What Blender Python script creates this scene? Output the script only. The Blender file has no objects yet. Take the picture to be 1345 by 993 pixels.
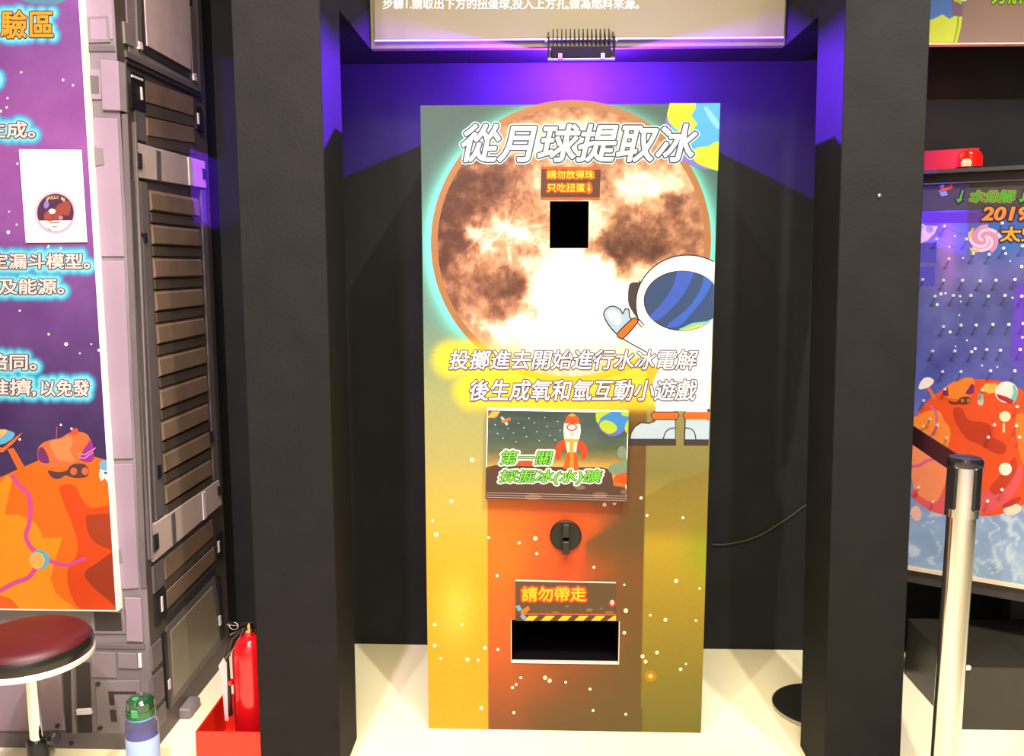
import bpy, bmesh, math, random
import numpy as np
from mathutils import Vector, Matrix, geometry, kdtree
random.seed(7)
SC = bpy.context.scene
COL = SC.collection

# ------------------------------------------------------------------ camera
W, H = 1345, 993
F = 1150.0
CX, CY = W / 2, H / 2
PITCH, YAW = math.atan(151 / F), math.atan(37.5 / F)
CAM = Vector((0, 0, 1.45))
FW = Vector((-math.sin(YAW) * math.cos(PITCH), math.cos(YAW) * math.cos(PITCH), -math.sin(PITCH)))
RT = Vector((math.cos(YAW), math.sin(YAW), 0))
UP = RT.cross(FW)
cam = bpy.data.cameras.new('camera')
cam.sensor_fit = 'HORIZONTAL'; cam.sensor_width = 36; cam.lens = F / W * 36
cam.clip_start = 0.05
camo = bpy.data.objects.new('camera', cam); COL.objects.link(camo)
camo.matrix_world = Matrix.Translation(CAM) @ Matrix((RT, UP, -FW)).transposed().to_4x4()
SC.camera = camo

# ------------------------------------------------------------------ view, world, lights
SC.view_settings.view_transform = 'Standard'; SC.view_settings.look = 'None'
SC.view_settings.exposure = 0.0; SC.view_settings.gamma = 1.0
SC.view_settings.use_curve_mapping = False
wd = bpy.data.worlds.new('world'); SC.world = wd; wd.use_nodes = True
wd.node_tree.nodes['Background'].inputs[0].default_value = (0.80, 0.76, 0.80, 1)
wd.node_tree.nodes['Background'].inputs[1].default_value = 0.09


def lamp(name, kind, loc, target, power, color, size=0.05, cone=60, blend=0.4, sy=None):
    l = bpy.data.lights.new(name, kind); l.energy = power; l.color = color
    if kind == 'AREA':
        l.size = size
        if sy: l.shape = 'RECTANGLE'; l.size_y = sy
    else:
        l.shadow_soft_size = size
    if kind == 'SPOT':
        l.spot_size = math.radians(cone); l.spot_blend = blend
    o = bpy.data.objects.new(name, l); COL.objects.link(o); o.location = loc
    if target is not None:
        o.rotation_euler = (Vector(target) - Vector(loc)).to_track_quat('-Z', 'Y').to_euler()
    return o


# ceiling track spots in front of the booth (positions follow from the shadows on wall and floor)
lamp('track_spot_right', 'SPOT', (0.86, 0.52, 3.77), (0.10, 2.45, 0.35), 360, (1, .98, .92), .03, 62, .6)
lamp('track_spot_left', 'SPOT', (-0.86, 0.52, 3.77), (0.14, 2.45, 0.35), 190, (1, .98, .92), .03, 62, .6)
# pink stage spot over the left panel, pale spot over the pin board
lamp('track_spot_pink', 'SPOT', (-0.70, 0.20, 3.6), (-1.25, 2.4, 1.1), 440, (.97, .76, 1), .05, 58, .8)
lamp('track_spot_pinboard', 'SPOT', (1.20, 0.90, 3.4), (1.6, 2.8, 1.0), 330, (.93, .92, 1), .04, 52, .6)
# warm ceiling panel over the booth front, added dim fill behind the viewer, added rear wall wash for chrome reflections
lamp('warm_ceiling_panel', 'AREA', (0.05, 0.9, 3.92), (0.05, 1.15, 0), 165, (1, .88, .58), 1.5, sy=.6)
lamp('hall_fill_light', 'AREA', (0.2, -0.9, 3.5), (0.1, 2.6, 0.6), 30, (1, .93, .80), 1.8, sy=1.0)
lamp('rear_wall_fill', 'AREA', (0, -1.4, 3.6), (0, -2.6, 1.0), 140, (1, .92, .97), 3.0, sy=.4)

# ------------------------------------------------------------------ helpers


def lin(c):
    a = np.asarray(c, dtype=float) / 255.0
    return np.where(a <= .04045, a / 12.92, ((a + .055) / 1.055) ** 2.4)


def ray(x, y):
    return RT * ((x - CX) / F) - UP * ((y - CY) / F) + FW


def hit(x, y, ax, val):
    d = ray(x, y); return CAM + d * ((val - CAM[ax]) / d[ax])


def proj(p):
    q = Vector(p) - CAM; z = q.dot(FW)
    return CX + F * q.dot(RT) / z, CY - F * q.dot(UP) / z


def projn(P):
    q = np.asarray(P) - np.array(CAM); z = q @ np.array(FW)
    return CX + F * (q @ np.array(RT)) / z, CY - F * (q @ np.array(UP)) / z


_M = {}


def mat(name, rgb=(128, 128, 128), rough=.5, metal=0, var=.06, scale=14, bump=0, alpha=1, emit=0, trans=0, attr=False, spec=.5, coat=0, gain=1):
    if name in _M: return _M[name]
    m = bpy.data.materials.new(name); m.use_nodes = True; _M[name] = m
    nt = m.node_tree; b = nt.nodes['Principled BSDF']
    L = nt.links.new
    tc = nt.nodes.new('ShaderNodeTexCoord')
    nz = nt.nodes.new('ShaderNodeTexNoise'); nz.inputs['Scale'].default_value = scale; nz.inputs['Detail'].default_value = 6
    L(tc.outputs['Object'], nz.inputs['Vector'])
    mr = nt.nodes.new('ShaderNodeMapRange'); mr.inputs[1].default_value = .3; mr.inputs[2].default_value = .7
    mr.inputs[3].default_value = (1 - var) * gain; mr.inputs[4].default_value = (1 + var) * gain
    L(nz.outputs[0], mr.inputs[0])
    mx = nt.nodes.new('ShaderNodeVectorMath'); mx.operation = 'SCALE'
    if attr:
        at = nt.nodes.new('ShaderNodeAttribute'); at.attribute_name = 'Col'
        L(at.outputs['Color'], mx.inputs[0])
    else:
        mx.inputs[0].default_value = tuple(lin(rgb))
    L(mr.outputs[0], mx.inputs['Scale'])
    L(mx.outputs[0], b.inputs['Base Color'])
    b.inputs['Roughness'].default_value = rough; b.inputs['Metallic'].default_value = metal
    b.inputs['Specular IOR Level'].default_value = spec
    b.inputs['Coat Weight'].default_value = coat
    if alpha < 1: b.inputs['Alpha'].default_value = alpha
    if trans: b.inputs['Transmission Weight'].default_value = trans; b.inputs['IOR'].default_value = 1.25
    if emit:
        b.inputs['Emission Color'].default_value = (*lin(rgb), 1); b.inputs['Emission Strength'].default_value = emit
    if bump:
        bp = nt.nodes.new('ShaderNodeBump'); bp.inputs['Strength'].default_value = bump; bp.inputs['Distance'].default_value = .004
        n2 = nt.nodes.new('ShaderNodeTexNoise'); n2.inputs['Scale'].default_value = scale * 12; n2.inputs['Detail'].default_value = 4
        L(tc.outputs['Object'], n2.inputs['Vector']); L(n2.outputs[0], bp.inputs['Height']); L(bp.outputs[0], b.inputs['Normal'])
    return m


INKG = .56    # reflectance of the printed inks against paper white
LK = .35      # print layers lie this much closer to their board than written


def ink(r, g, b, alpha=1):
    return mat('ink_%d_%d_%d_%d' % (r, g, b, alpha * 100), (r, g, b), .42, var=.025, scale=30, alpha=alpha, spec=.3, gain=INKG)


WL = {}


def thing(name, loc, label, cat, group=None):
    o = bpy.data.objects.new(name, None); COL.objects.link(o); o.location = loc; o.empty_display_size = .05
    WL[o.name] = Vector(loc); tag(o, label, cat, group); return o


def tag(o, label=None, cat=None, group=None, kind=None):
    for k, v in (('label', label), ('category', cat), ('group', group), ('kind', kind)):
        if v: o[k] = v
    return o


def link(name, me, m, parent=None):
    o = bpy.data.objects.new(name, me); COL.objects.link(o)
    if m is not None: me.materials.append(m)
    w = Vector((0, 0, 0))
    if parent is not None:
        w = WL[parent.name]; o.parent = parent
        me.transform(Matrix.Translation(-w))
    WL[o.name] = w
    return o


def obj(name, bm, m, parent=None, smooth=False):
    me = bpy.data.meshes.new(name)
    bmesh.ops.recalc_face_normals(bm, faces=bm.faces)
    bm.to_mesh(me); bm.free()
    if smooth:
        me.shade_smooth()
        try: me.set_sharp_from_angle(angle=math.radians(38))
        except Exception: pass
    return link(name, me, m, parent)


def base_obj(name, bm, m, smooth=False):
    """top-level single mesh, origin at its base"""
    o = obj(name, bm, m, None, smooth)
    cs = [v.co for v in o.data.vertices]
    lo = Vector((min(c.x for c in cs), min(c.y for c in cs), min(c.z for c in cs))); hi = Vector((max(c.x for c in cs), max(c.y for c in cs), 0))
    p = Vector(((lo.x + hi.x) / 2, (lo.y + hi.y) / 2, lo.z))
    o.data.transform(Matrix.Translation(-p)); o.location = p; WL[o.name] = p
    return o


def box(bm, lo, hi, bevel=0, mtx=None):
    lo, hi = Vector(lo), Vector(hi)
    r = bmesh.ops.create_cube(bm, size=1)
    vs = r['verts']
    for v in vs:
        v.co = Vector(((lo.x + hi.x) / 2 + v.co.x * (hi.x - lo.x), (lo.y + hi.y) / 2 + v.co.y * (hi.y - lo.y), (lo.z + hi.z) / 2 + v.co.z * (hi.z - lo.z)))
    if bevel:
        es = list({e for v in vs for e in v.link_edges})
        rr = bmesh.ops.bevel(bm, geom=es, offset=bevel, segments=1, affect='EDGES', profile=.5)
        vs = list(set(rr['verts']) | {v for v in vs if v.is_valid})
    if mtx is not None:
        for v in vs: v.co = mtx @ v.co
    return bm


def B(lo, hi, bevel=0, mtx=None):
    return box(bmesh.new(), lo, hi, bevel, mtx)


def lathe(bm, c, prof, seg=32, axis=None, sx=1, sy=1):
    c = Vector(c)
    q = Vector((0, 0, 1)).rotation_difference(Vector(axis)) if axis is not None else None
    rings = []
    for (r, z) in prof:
        ring = []
        n = 1 if r < 1e-6 else seg
        for i in range(n):
            a = 2 * math.pi * i / seg
            v = Vector((r * math.cos(a) * sx, r * math.sin(a) * sy, z))
            if q: v = q @ v
            ring.append(bm.verts.new(c + v))
        rings.append(ring)
    for a, b in zip(rings, rings[1:]):
        if len(a) == 1 and len(b) == 1: continue
        for i in range(seg):
            j = (i + 1) % seg
            if len(a) == 1: bm.faces.new((a[0], b[i], b[j]))
            elif len(b) == 1: bm.faces.new((a[i], a[j], b[0]))
            else: bm.faces.new((a[i], a[j], b[j], b[i]))
    return bm


def tube(bm, pts, r, seg=8):
    pts = [Vector(p) for p in pts]; prev = None
    t0 = (pts[1] - pts[0]).normalized()
    n = t0.cross(Vector((0.13, 0.31, 1))).normalized()
    rings = []
    for i, p in enumerate(pts):
        t = (pts[min(i + 1, len(pts) - 1)] - pts[max(i - 1, 0)]).normalized()
        n = (n - t * n.dot(t)).normalized(); b = t.cross(n)
        rings.append([bm.verts.new(p + (n * math.cos(2 * math.pi * k / seg) + b * math.sin(2 * math.pi * k / seg)) * r) for k in range(seg)])
    for a, b in zip(rings, rings[1:]):
        for k in range(seg): bm.faces.new((a[k], a[(k + 1) % seg], b[(k + 1) % seg], b[k]))
    bm.faces.new(rings[0]); bm.faces.new(rings[-1][::-1])
    return bm


def catmull(pts, n=6, closed=True):
    out = []; N = len(pts)
    rng = range(N) if closed else range(N - 1)
    for i in rng:
        if closed: p0, p1, p2, p3 = pts[i - 1], pts[i], pts[(i + 1) % N], pts[(i + 2) % N]
        else: p0, p1, p2, p3 = pts[max(i - 1, 0)], pts[i], pts[i + 1], pts[min(i + 2, N - 1)]
        for k in range(n):
            t = k / n
            out.append(tuple(.5 * (2 * p1[j] + (p2[j] - p0[j]) * t + (2 * p0[j] - 5 * p1[j] + 4 * p2[j] - p3[j]) * t * t + (3 * p1[j] - p0[j] - 3 * p2[j] + p3[j]) * t ** 3) for j in range(2)))
    if not closed: out.append(tuple(pts[-1]))
    return out


def ell(cx, cy, rx, ry, rot=0, n=36, a0=0, a1=360):
    c, s = math.cos(math.radians(rot)), math.sin(math.radians(rot)); o = []
    full = abs(a1 - a0 - 360) < 1e-6
    for i in range(n if full else n + 1):
        a = math.radians(a0 + (a1 - a0) * i / n); x, y = rx * math.cos(a), ry * math.sin(a)
        o.append((cx + x * c - y * s, cy + x * s + y * c))
    return o


def clip(poly, a, b, keep):
    """clip a pixel polygon by the line a-b, keeping the side of point keep"""
    f = lambda p: (b[0] - a[0]) * (p[1] - a[1]) - (b[1] - a[1]) * (p[0] - a[0])
    s = 1 if f(keep) > 0 else -1
    out = []
    for i, p in enumerate(poly):
        q = poly[(i + 1) % len(poly)]; fp, fq = f(p) * s, f(q) * s
        if fp >= 0: out.append(p)
        if fp * fq < 0:
            t = fp / (fp - fq); out.append((p[0] + (q[0] - p[0]) * t, p[1] + (q[1] - p[1]) * t))
    return out


class Plane:
    """a flat printed face: pixels are turned into points on it"""
    def __init__(s, o, n):
        s.o = Vector(o); s.n = Vector(n).normalized(); s.k = 0

    def up(s, lift):
        s.k = (s.k + 1) % 12      # overlapping prints never share one plane
        return lift * LK + s.k * 4e-6

    def at(s, x, y, lift=0):
        d = ray(x, y); t = (s.o - CAM).dot(s.n) / d.dot(s.n); return CAM + d * t + s.n * lift

    def poly(s, name, pts, m, parent, lift):
        h = s.up(lift); P = [s.at(x, y, h) for x, y in pts]
        tris = geometry.tessellate_polygon([P])
        me = bpy.data.meshes.new(name); me.from_pydata(P, [], [tuple(t) for t in tris])
        return link(name, me, m, parent)

    def polys(s, name, plist, m, parent, lift):
        V, Fc = [], []
        for pts in plist:
            h = s.up(lift); P = [s.at(x, y, h) for x, y in pts]; k = len(V); V += P
            Fc += [tuple(i + k for i in t) for t in geometry.tessellate_polygon([P])]
        me = bpy.data.meshes.new(name); me.from_pydata(V, [], Fc)
        return link(name, me, m, parent)

    def stroke_pts(s, pts, w, closed=False):
        n = len(pts); Lp, Rp = [], []
        for i in range(n):
            if closed: a, b = pts[i - 1], pts[(i + 1) % n]
            else: a, b = pts[max(i - 1, 0)], pts[min(i + 1, n - 1)]
            dx, dy = b[0] - a[0], b[1] - a[1]; l = math.hypot(dx, dy) or 1
            ox, oy = -dy / l * w / 2, dx / l * w / 2
            Lp.append((pts[i][0] + ox, pts[i][1] + oy)); Rp.append((pts[i][0] - ox, pts[i][1] - oy))
        return Lp, Rp

    def stroke(s, name, lines, w, m, parent, lift, closed=False):
        V, Fc = [], []
        for pts in lines:
            Lp, Rp = s.stroke_pts(pts, w, closed); k = len(V); n = len(pts); h = s.up(lift)
            V += [s.at(x, y, h) for x, y in Lp] + [s.at(x, y, h) for x, y in Rp]
            for i in range(n if closed else n - 1):
                j = (i + 1) % n; Fc.append((k + i, k + j, k + n + j, k + n + i))
        me = bpy.data.meshes.new(name); me.from_pydata(V, [], Fc)
        return link(name, me, m, parent)

    def relief(s, name, pts, h, m, parent, base=-.002, bevel=0):
        bm = bmesh.new(); n = len(pts)
        lo = [bm.verts.new(s.at(x, y, base)) for x, y in pts]; hi = [bm.verts.new(s.at(x, y, h)) for x, y in pts]
        top = bm.faces.new(hi); bm.faces.new(lo[::-1])
        for i in range(n): bm.faces.new((lo[i], lo[(i + 1) % n], hi[(i + 1) % n], hi[i]))
        if bevel: bmesh.ops.bevel(bm, geom=list(top.edges), offset=bevel, segments=1, affect='EDGES', profile=.5)
        return obj(name, bm, m, parent)

    def text(s, name, body, rect, layers, parent, lift, shear=0.0):
        """rect: left, top, right, bottom in pixels; layers: (offset in em, material), lowest first"""
        x0, y0, x1, y1 = rect
        BL, BR, TL = s.at(x0, y1), s.at(x1, y1), s.at(x0, y0)
        spx = []
        c = bpy.data.curves.new('lettering', 'FONT'); c.body = body; c.size = 1; c.shear = shear; c.resolution_u = 3
        o = bpy.data.objects.new('lettering_source', c); COL.objects.link(o)
        src = bpy.data.meshes.new_from_object(o.evaluated_get(bpy.context.evaluated_depsgraph_get()))
        bpy.data.objects.remove(o); bpy.data.curves.remove(c)
        V0 = [v.co.copy() for v in src.vertices]; F0 = [tuple(f.vertices) for f in src.polygons]
        bpy.data.meshes.remove(src)
        cnt = {}
        for f in F0:
            for i in range(len(f)):
                k = (min(f[i], f[i - 1]), max(f[i], f[i - 1])); cnt[k] = cnt.get(k, 0) + 1
        rim = [k for k, n in cnt.items() if n == 1]
        xs = [v.x for v in V0]; ys = [v.y for v in V0]
        a, b, c_, d = min(xs), max(xs), min(ys), max(ys)
        U, Vv = (BR - BL) / (b - a), (TL - BL) / (d - c_)
        for i, j in rim:
            for t in (0, .5): w = V0[i].lerp(V0[j], t); spx.append(proj(BL + U * (w.x - a) + Vv * (w.y - c_)))
        rnd = random.Random(5)
        for i, (off, m) in enumerate(layers):
            V, Fc = list(V0), list(F0); jit = [9e-5] * len(V0)
            if off:   # widen the strokes: a band along every outline edge and a round stamp on every outline vertex
                for p, q in rim:
                    e = V0[q] - V0[p]
                    if e.length < 1e-6: continue
                    n = Vector((-e.y, e.x, 0)).normalized() * off; k = len(V)
                    V += [V0[p] - n, V0[q] - n, V0[q] + n, V0[p] + n]; Fc.append((k, k + 1, k + 2, k + 3)); jit += [rnd.random() * 8e-5] * 4
                for p in {p for k in rim for p in k}:
                    k = len(V); V += [V0[p] + Vector((math.cos(t * math.pi / 4), math.sin(t * math.pi / 4), 0)) * off for t in range(8)]
                    Fc.append(tuple(range(k, k + 8))); jit += [rnd.random() * 8e-5] * 8
            me = bpy.data.meshes.new(name)
            me.from_pydata([BL + U * (v.x - a) + Vv * (v.y - c_) + s.n * ((lift + i * .0005) * LK + j) for v, j in zip(V, jit)], [], Fc)
            top = i == len(layers) - 1
            o = link(name if top else name + '_outline', me, m, parent)
        return spx

    def sheet(s, name, rect, nx, ny, cf, m, parent, lift=0, holes=(), thick=0, edge=(245, 240, 230)):
        """a finely divided board face whose print colours are worked out per vertex by cf(px, py)"""
        x0, y0, x1, y1 = rect
        BL, BR, TL = s.at(x0, y1, lift), s.at(x1, y1, lift), s.at(x0, y0, lift)
        U, V = BR - BL, TL - BL
        us = set(np.linspace(0, 1, nx + 1).round(6)); vs_ = set(np.linspace(0, 1, ny + 1).round(6)); hh = []
        for (a, b, c, d) in holes:
            p, q = s.at(a, d, lift) - BL, s.at(c, b, lift) - BL
            r = (p.dot(U) / U.length_squared, p.dot(V) / V.length_squared, q.dot(U) / U.length_squared, q.dot(V) / V.length_squared)
            hh.append(r); us |= {r[0], r[2]}; vs_ |= {r[1], r[3]}
        us = np.array(sorted(us)); vs = np.array(sorted(vs_))
        g = np.array(BL)[None, None, :] + us[None, :, None] * np.array(U) + vs[:, None, None] * np.array(V)
        P = g.reshape(-1, 3); px, py = projn(P)
        cols = lin(np.clip(cf(px, py), 0, 255))
        nu = len(us); faces = []
        for j in range(len(vs) - 1):
            cv = (vs[j] + vs[j + 1]) / 2
            for i in range(nu - 1):
                cu = (us[i] + us[i + 1]) / 2
                if any(r[0] < cu < r[2] and r[1] < cv < r[3] for r in hh): continue
                k = j * nu + i; faces.append((k, k + 1, k + nu + 1, k + nu))
        N = len(P)
        if thick:
            from collections import Counter
            ec = Counter(); dirn = {}
            for f in faces:
                for a, b in zip(f, f[1:] + f[:1]): ec[(min(a, b), max(a, b))] += 1; dirn[(min(a, b), max(a, b))] = (a, b)
            ids = {}; extra = []
            def mk(i, d):
                if (i, d) not in ids: ids[(i, d)] = N + len(extra); extra.append(P[i] - np.array(s.n) * d)
                return ids[(i, d)]
            for e, n_ in ec.items():
                if n_ == 1:
                    a, b = dirn[e]; faces.append((b, a, mk(a, .0002), mk(b, .0002))); faces.append((mk(b, .0002), mk(a, .0002), mk(a, thick), mk(b, thick)))
            P = np.vstack([P, np.array(extra)]); cols = np.vstack([cols, np.repeat(lin(edge)[None], len(extra), 0)])
        me = bpy.data.meshes.new(name); me.from_pydata(P.tolist(), [], faces)
        paint(me, cols)
        return link(name, me, m, parent)


def paint(me, cols):
    at = me.color_attributes.new('Col', 'FLOAT_COLOR', 'POINT')
    at.data.foreach_set('color', np.hstack([cols, np.ones((len(cols), 1))]).astype(np.float32).ravel())


def vnoise(x, y, seed=0):
    xi, yi = np.floor(x).astype(int), np.floor(y).astype(int); fx, fy = x - xi, y - yi
    fx, fy = fx * fx * (3 - 2 * fx), fy * fy * (3 - 2 * fy)
    def h(a, b):
        n = np.sin(a * 127.1 + b * 311.7 + seed * 74.7) * 43758.5453; return n - np.floor(n)
    return (h(xi, yi) * (1 - fx) + h(xi + 1, yi) * fx) * (1 - fy) + (h(xi, yi + 1) * (1 - fx) + h(xi + 1, yi + 1) * fx) * fy


def fbm(x, y, o=5, seed=0):
    s = 0; a = .5; t = 0
    for i in range(o): s = s + a * vnoise(x * 2 ** i, y * 2 ** i, seed + i); t += a; a *= .55
    return s / t


def mixc(A, Bc, t):
    t = np.clip(t, 0, 1)[:, None]; return A * (1 - t) + np.asarray(Bc, float) * t


def stops(t, st):
    xs = [a for a, _ in st]; return np.stack([np.interp(t, xs, [c[k] for _, c in st]) for k in range(3)], 1)


def ss(a, b, x):
    t = np.clip((x - a) / (b - a), 0, 1); return t * t * (3 - 2 * t)


def neardist(points, px, py):
    kd = kdtree.KDTree(len(points))
    for i, p in enumerate(points): kd.insert((p[0], p[1], 0), i)
    kd.balance()
    return np.array([kd.find((a, b, 0))[2] for a, b in zip(px, py)])


def dots(plane, name, lst, m, parent, lift, n=12):
    """small printed stars"""
    for (x, y, r) in lst: plane.poly(name, ell(x, y, r, r, n=n), m, parent, lift)


BLACK = mat('matte_black_paint', (28, 26, 25), .7, var=.14, scale=9, bump=.25, spec=.12)
WALLB = mat('black_wall_paint', (34, 34, 34), .7, var=.12, scale=6, bump=.15, spec=.12)
DARK = mat('dark_void', (9, 8, 9), .9, spec=.05)
CHROME = mat('chrome', (228, 226, 228), .16, 1, var=.02)
STEEL = mat('brushed_steel', (190, 186, 178), .32, 1, var=.05, scale=40)
BPLAST = mat('black_plastic', (22, 22, 23), .32)

# ------------------------------------------------------------------ setting
YW = 3.18        # back wall
XL = -1.15       # receding side of the mural wall
YF = 2.43        # its front-facing side
fl = base_obj('floor', B((-4, -2.5, -.06), (4, YW + .1, 0)), mat('cream_vinyl_floor', (246, 234, 194), .42, var=.035, scale=3, bump=.05))
tag(fl, kind='structure')
wb = base_obj('wall_back', B((XL - .1, YW, 0), (4, YW + .1, 3.0)), WALLB); tag(wb, kind='structure')
tag(base_obj('wall_rear', B((-4, -2.6, 0), (4, -2.5, 4.0)), mat('hall_rear_wall', (214, 204, 196), .6)), kind='structure')
tag(base_obj('ceiling', B((-4, -2.5, 4.0), (4, YW + .1, 4.06)), mat('hall_ceiling', (70, 68, 66), .7)), kind='structure')

# left mural wall: two flat backing slabs, relief pieces on them
MUR = mat('mural_base', (74, 64, 60), .5, var=.2, scale=5)
wl = base_obj('wall_left', B((XL - .1, YF + .0005, 0), (XL, 3.06, 3.0)), MUR); tag(wl, kind='structure')
tag(base_obj('wall_side', B((XL - .1, 3.06, 0), (XL - .012, YW, 3.0)), WALLB), kind='structure')
wf = base_obj('wall_front', B((-4, YF, 0), (XL - .001, YF + .1, 3.0)), mat('mural_grey', (112, 104, 108), .5, var=.2, scale=4)); tag(wf, kind='structure')
PF = Plane((0, YF, 0), (0, -1, 0))
PS = Plane((XL, 0, 0), (1, 0, 0))
PANEL = mat('mural_light_panel', (140, 122, 136), .45, var=.08, scale=5)
PANEL2 = mat('mural_mid_panel', (116, 106, 110), .45, var=.12, scale=5)
MGREY = mat('mural_grey_trim', (92, 84, 86), .45, var=.12, scale=6)
MDK = mat('mural_dark_trim', (42, 37, 40), .5, var=.2, scale=8)
MBK = mat('mural_black_recess', (20, 18, 20), .5)
MSL = mat('mural_slat_face', (110, 90, 74), .45, var=.2, scale=7)
MSD = mat('mural_slat_gap', (72, 60, 52), .5, var=.2, scale=7)
MBAND = mat('mural_pale_band', (186, 166, 160), .4, var=.06)
MEDGE = mat('mural_white_edge', (216, 206, 204), .35)


def rect(x0, y0, x1, y1): return [(x0, y0), (x1, y0), (x1, y1), (x0, y1)]


def slope(x0, x1, ya, yb, xr0=None, xr1=None):
    return [(x0, ya[0]), (x1, ya[1]), (xr1 or x1, yb[1]), (xr0 or x0, yb[0])]


# front-facing pieces
for nm, p, h, m in [
    ('panel', [(108, -30), (146, -30), (149, 52), (112, 52)], .008, PANEL),
    ('panel_frame', [(115, 22), (143, 21), (146, 56), (117, 57)], .012, PANEL2), ('panel', [(119, 26), (140, 25), (142, 53), (120, 53)], .014, PANEL),
    ('rail', [(110, 60), (150, 60), (152, 68), (112, 68)], .01, MGREY),
    ('clamp_block', [(133, 79), (157, 81), (160, 146), (136, 145)], .02, PANEL), ('clamp_side', [(157, 81), (166, 84), (168, 148), (160, 146)], .016, MGREY),
    ('clamp_arm', [(112, 91), (133, 92), (134, 131), (115, 131)], .012, PANEL), ('recess', [(115, 99), (131, 100), (132, 124), (117, 124)], .014, MGREY),
    ('column_panel', [(122, 155), (155, 156), (164, 337), (131, 337)], .012, PANEL),
    ('column_panel', [(130, 343), (164, 343), (175, 602), (142, 603)], .012, PANEL),
    ('column_panel', [(142, 610), (175, 609), (183, 772), (148, 774)], .012, PANEL),
    ('bracket', [(125, 192), (136, 195), (138, 217), (126, 219)], .018, PANEL2),
    ('bracket', [(151, 718), (160, 720), (162, 738), (152, 741)], .018, PANEL2),
    ('corner_trim', [(160, 150), (168, 150), (193, 772), (186, 772)], .010, MGREY),
    ('clamp_block', [(165, 784), (186, 785), (189, 842), (168, 841)], .02, PANEL), 
    ('clamp_arm', [(118, 798), (164, 799), (167, 832), (121, 832)], .012, PANEL2), ('recess', [(124, 803), (160, 804), (162, 828), (126, 828)], .015, MDK),
    ('rail', [(100, 845), (190, 846), (191, 852), (100, 851)], .012, MGREY),
    ('panel', [(120, 856), (152, 857), (154, 890), (121, 889)], .01, PANEL2), ('panel', [(155, 857), (180, 858), (182, 878), (156, 877)], .012, PANEL2),
    ('lamp_strip', [(182, 858), (186, 858), (187, 876), (183, 876)], .018, MEDGE),
    ('hatch', [(126, 894), (184, 893), (188, 962), (129, 964)], .012, PANEL2),
    ('hatch_slot', [(143, 907), (180, 907), (181, 911), (143, 911)], .015, MDK),
    ('hatch_slot', [(143, 907), (150, 907), (152, 925), (145, 925)], .016, MDK), ('hatch_slot', [(145, 931), (153, 931), (155, 947), (147, 947)], .016, MDK),
    ('post_strip', [(100, 870), (118, 870), (122, 975), (103, 975)], .008, MDK), ('post_strip', [(93, 870), (97, 870), (101, 980), (96, 980)], .012, PANEL2),
    ('lower_panel', [(-60, 885), (80, 882), (86, 958), (-60, 960)], .012, PANEL), ('lower_edge', [(82, 872), (92, 872), (97, 968), (88, 968)], .01, MDK),
    ('base_rail', [(-80, 962), (190, 962), (192, 984), (-80, 984)], .014, MGREY),
    ('lever', [(102, 930), (120, 929), (122, 936), (103, 937)], .03, MEDGE),
]:
    PF.relief(nm, p, h * .4, m, wf, bevel=.0015)
for x, y in ((130, 897), (133, 955), (77, 952), (95, 974)):
    PF.relief('bolt', ell(x, y, 3, 3, n=10), .009, MDK, wf)

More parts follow.
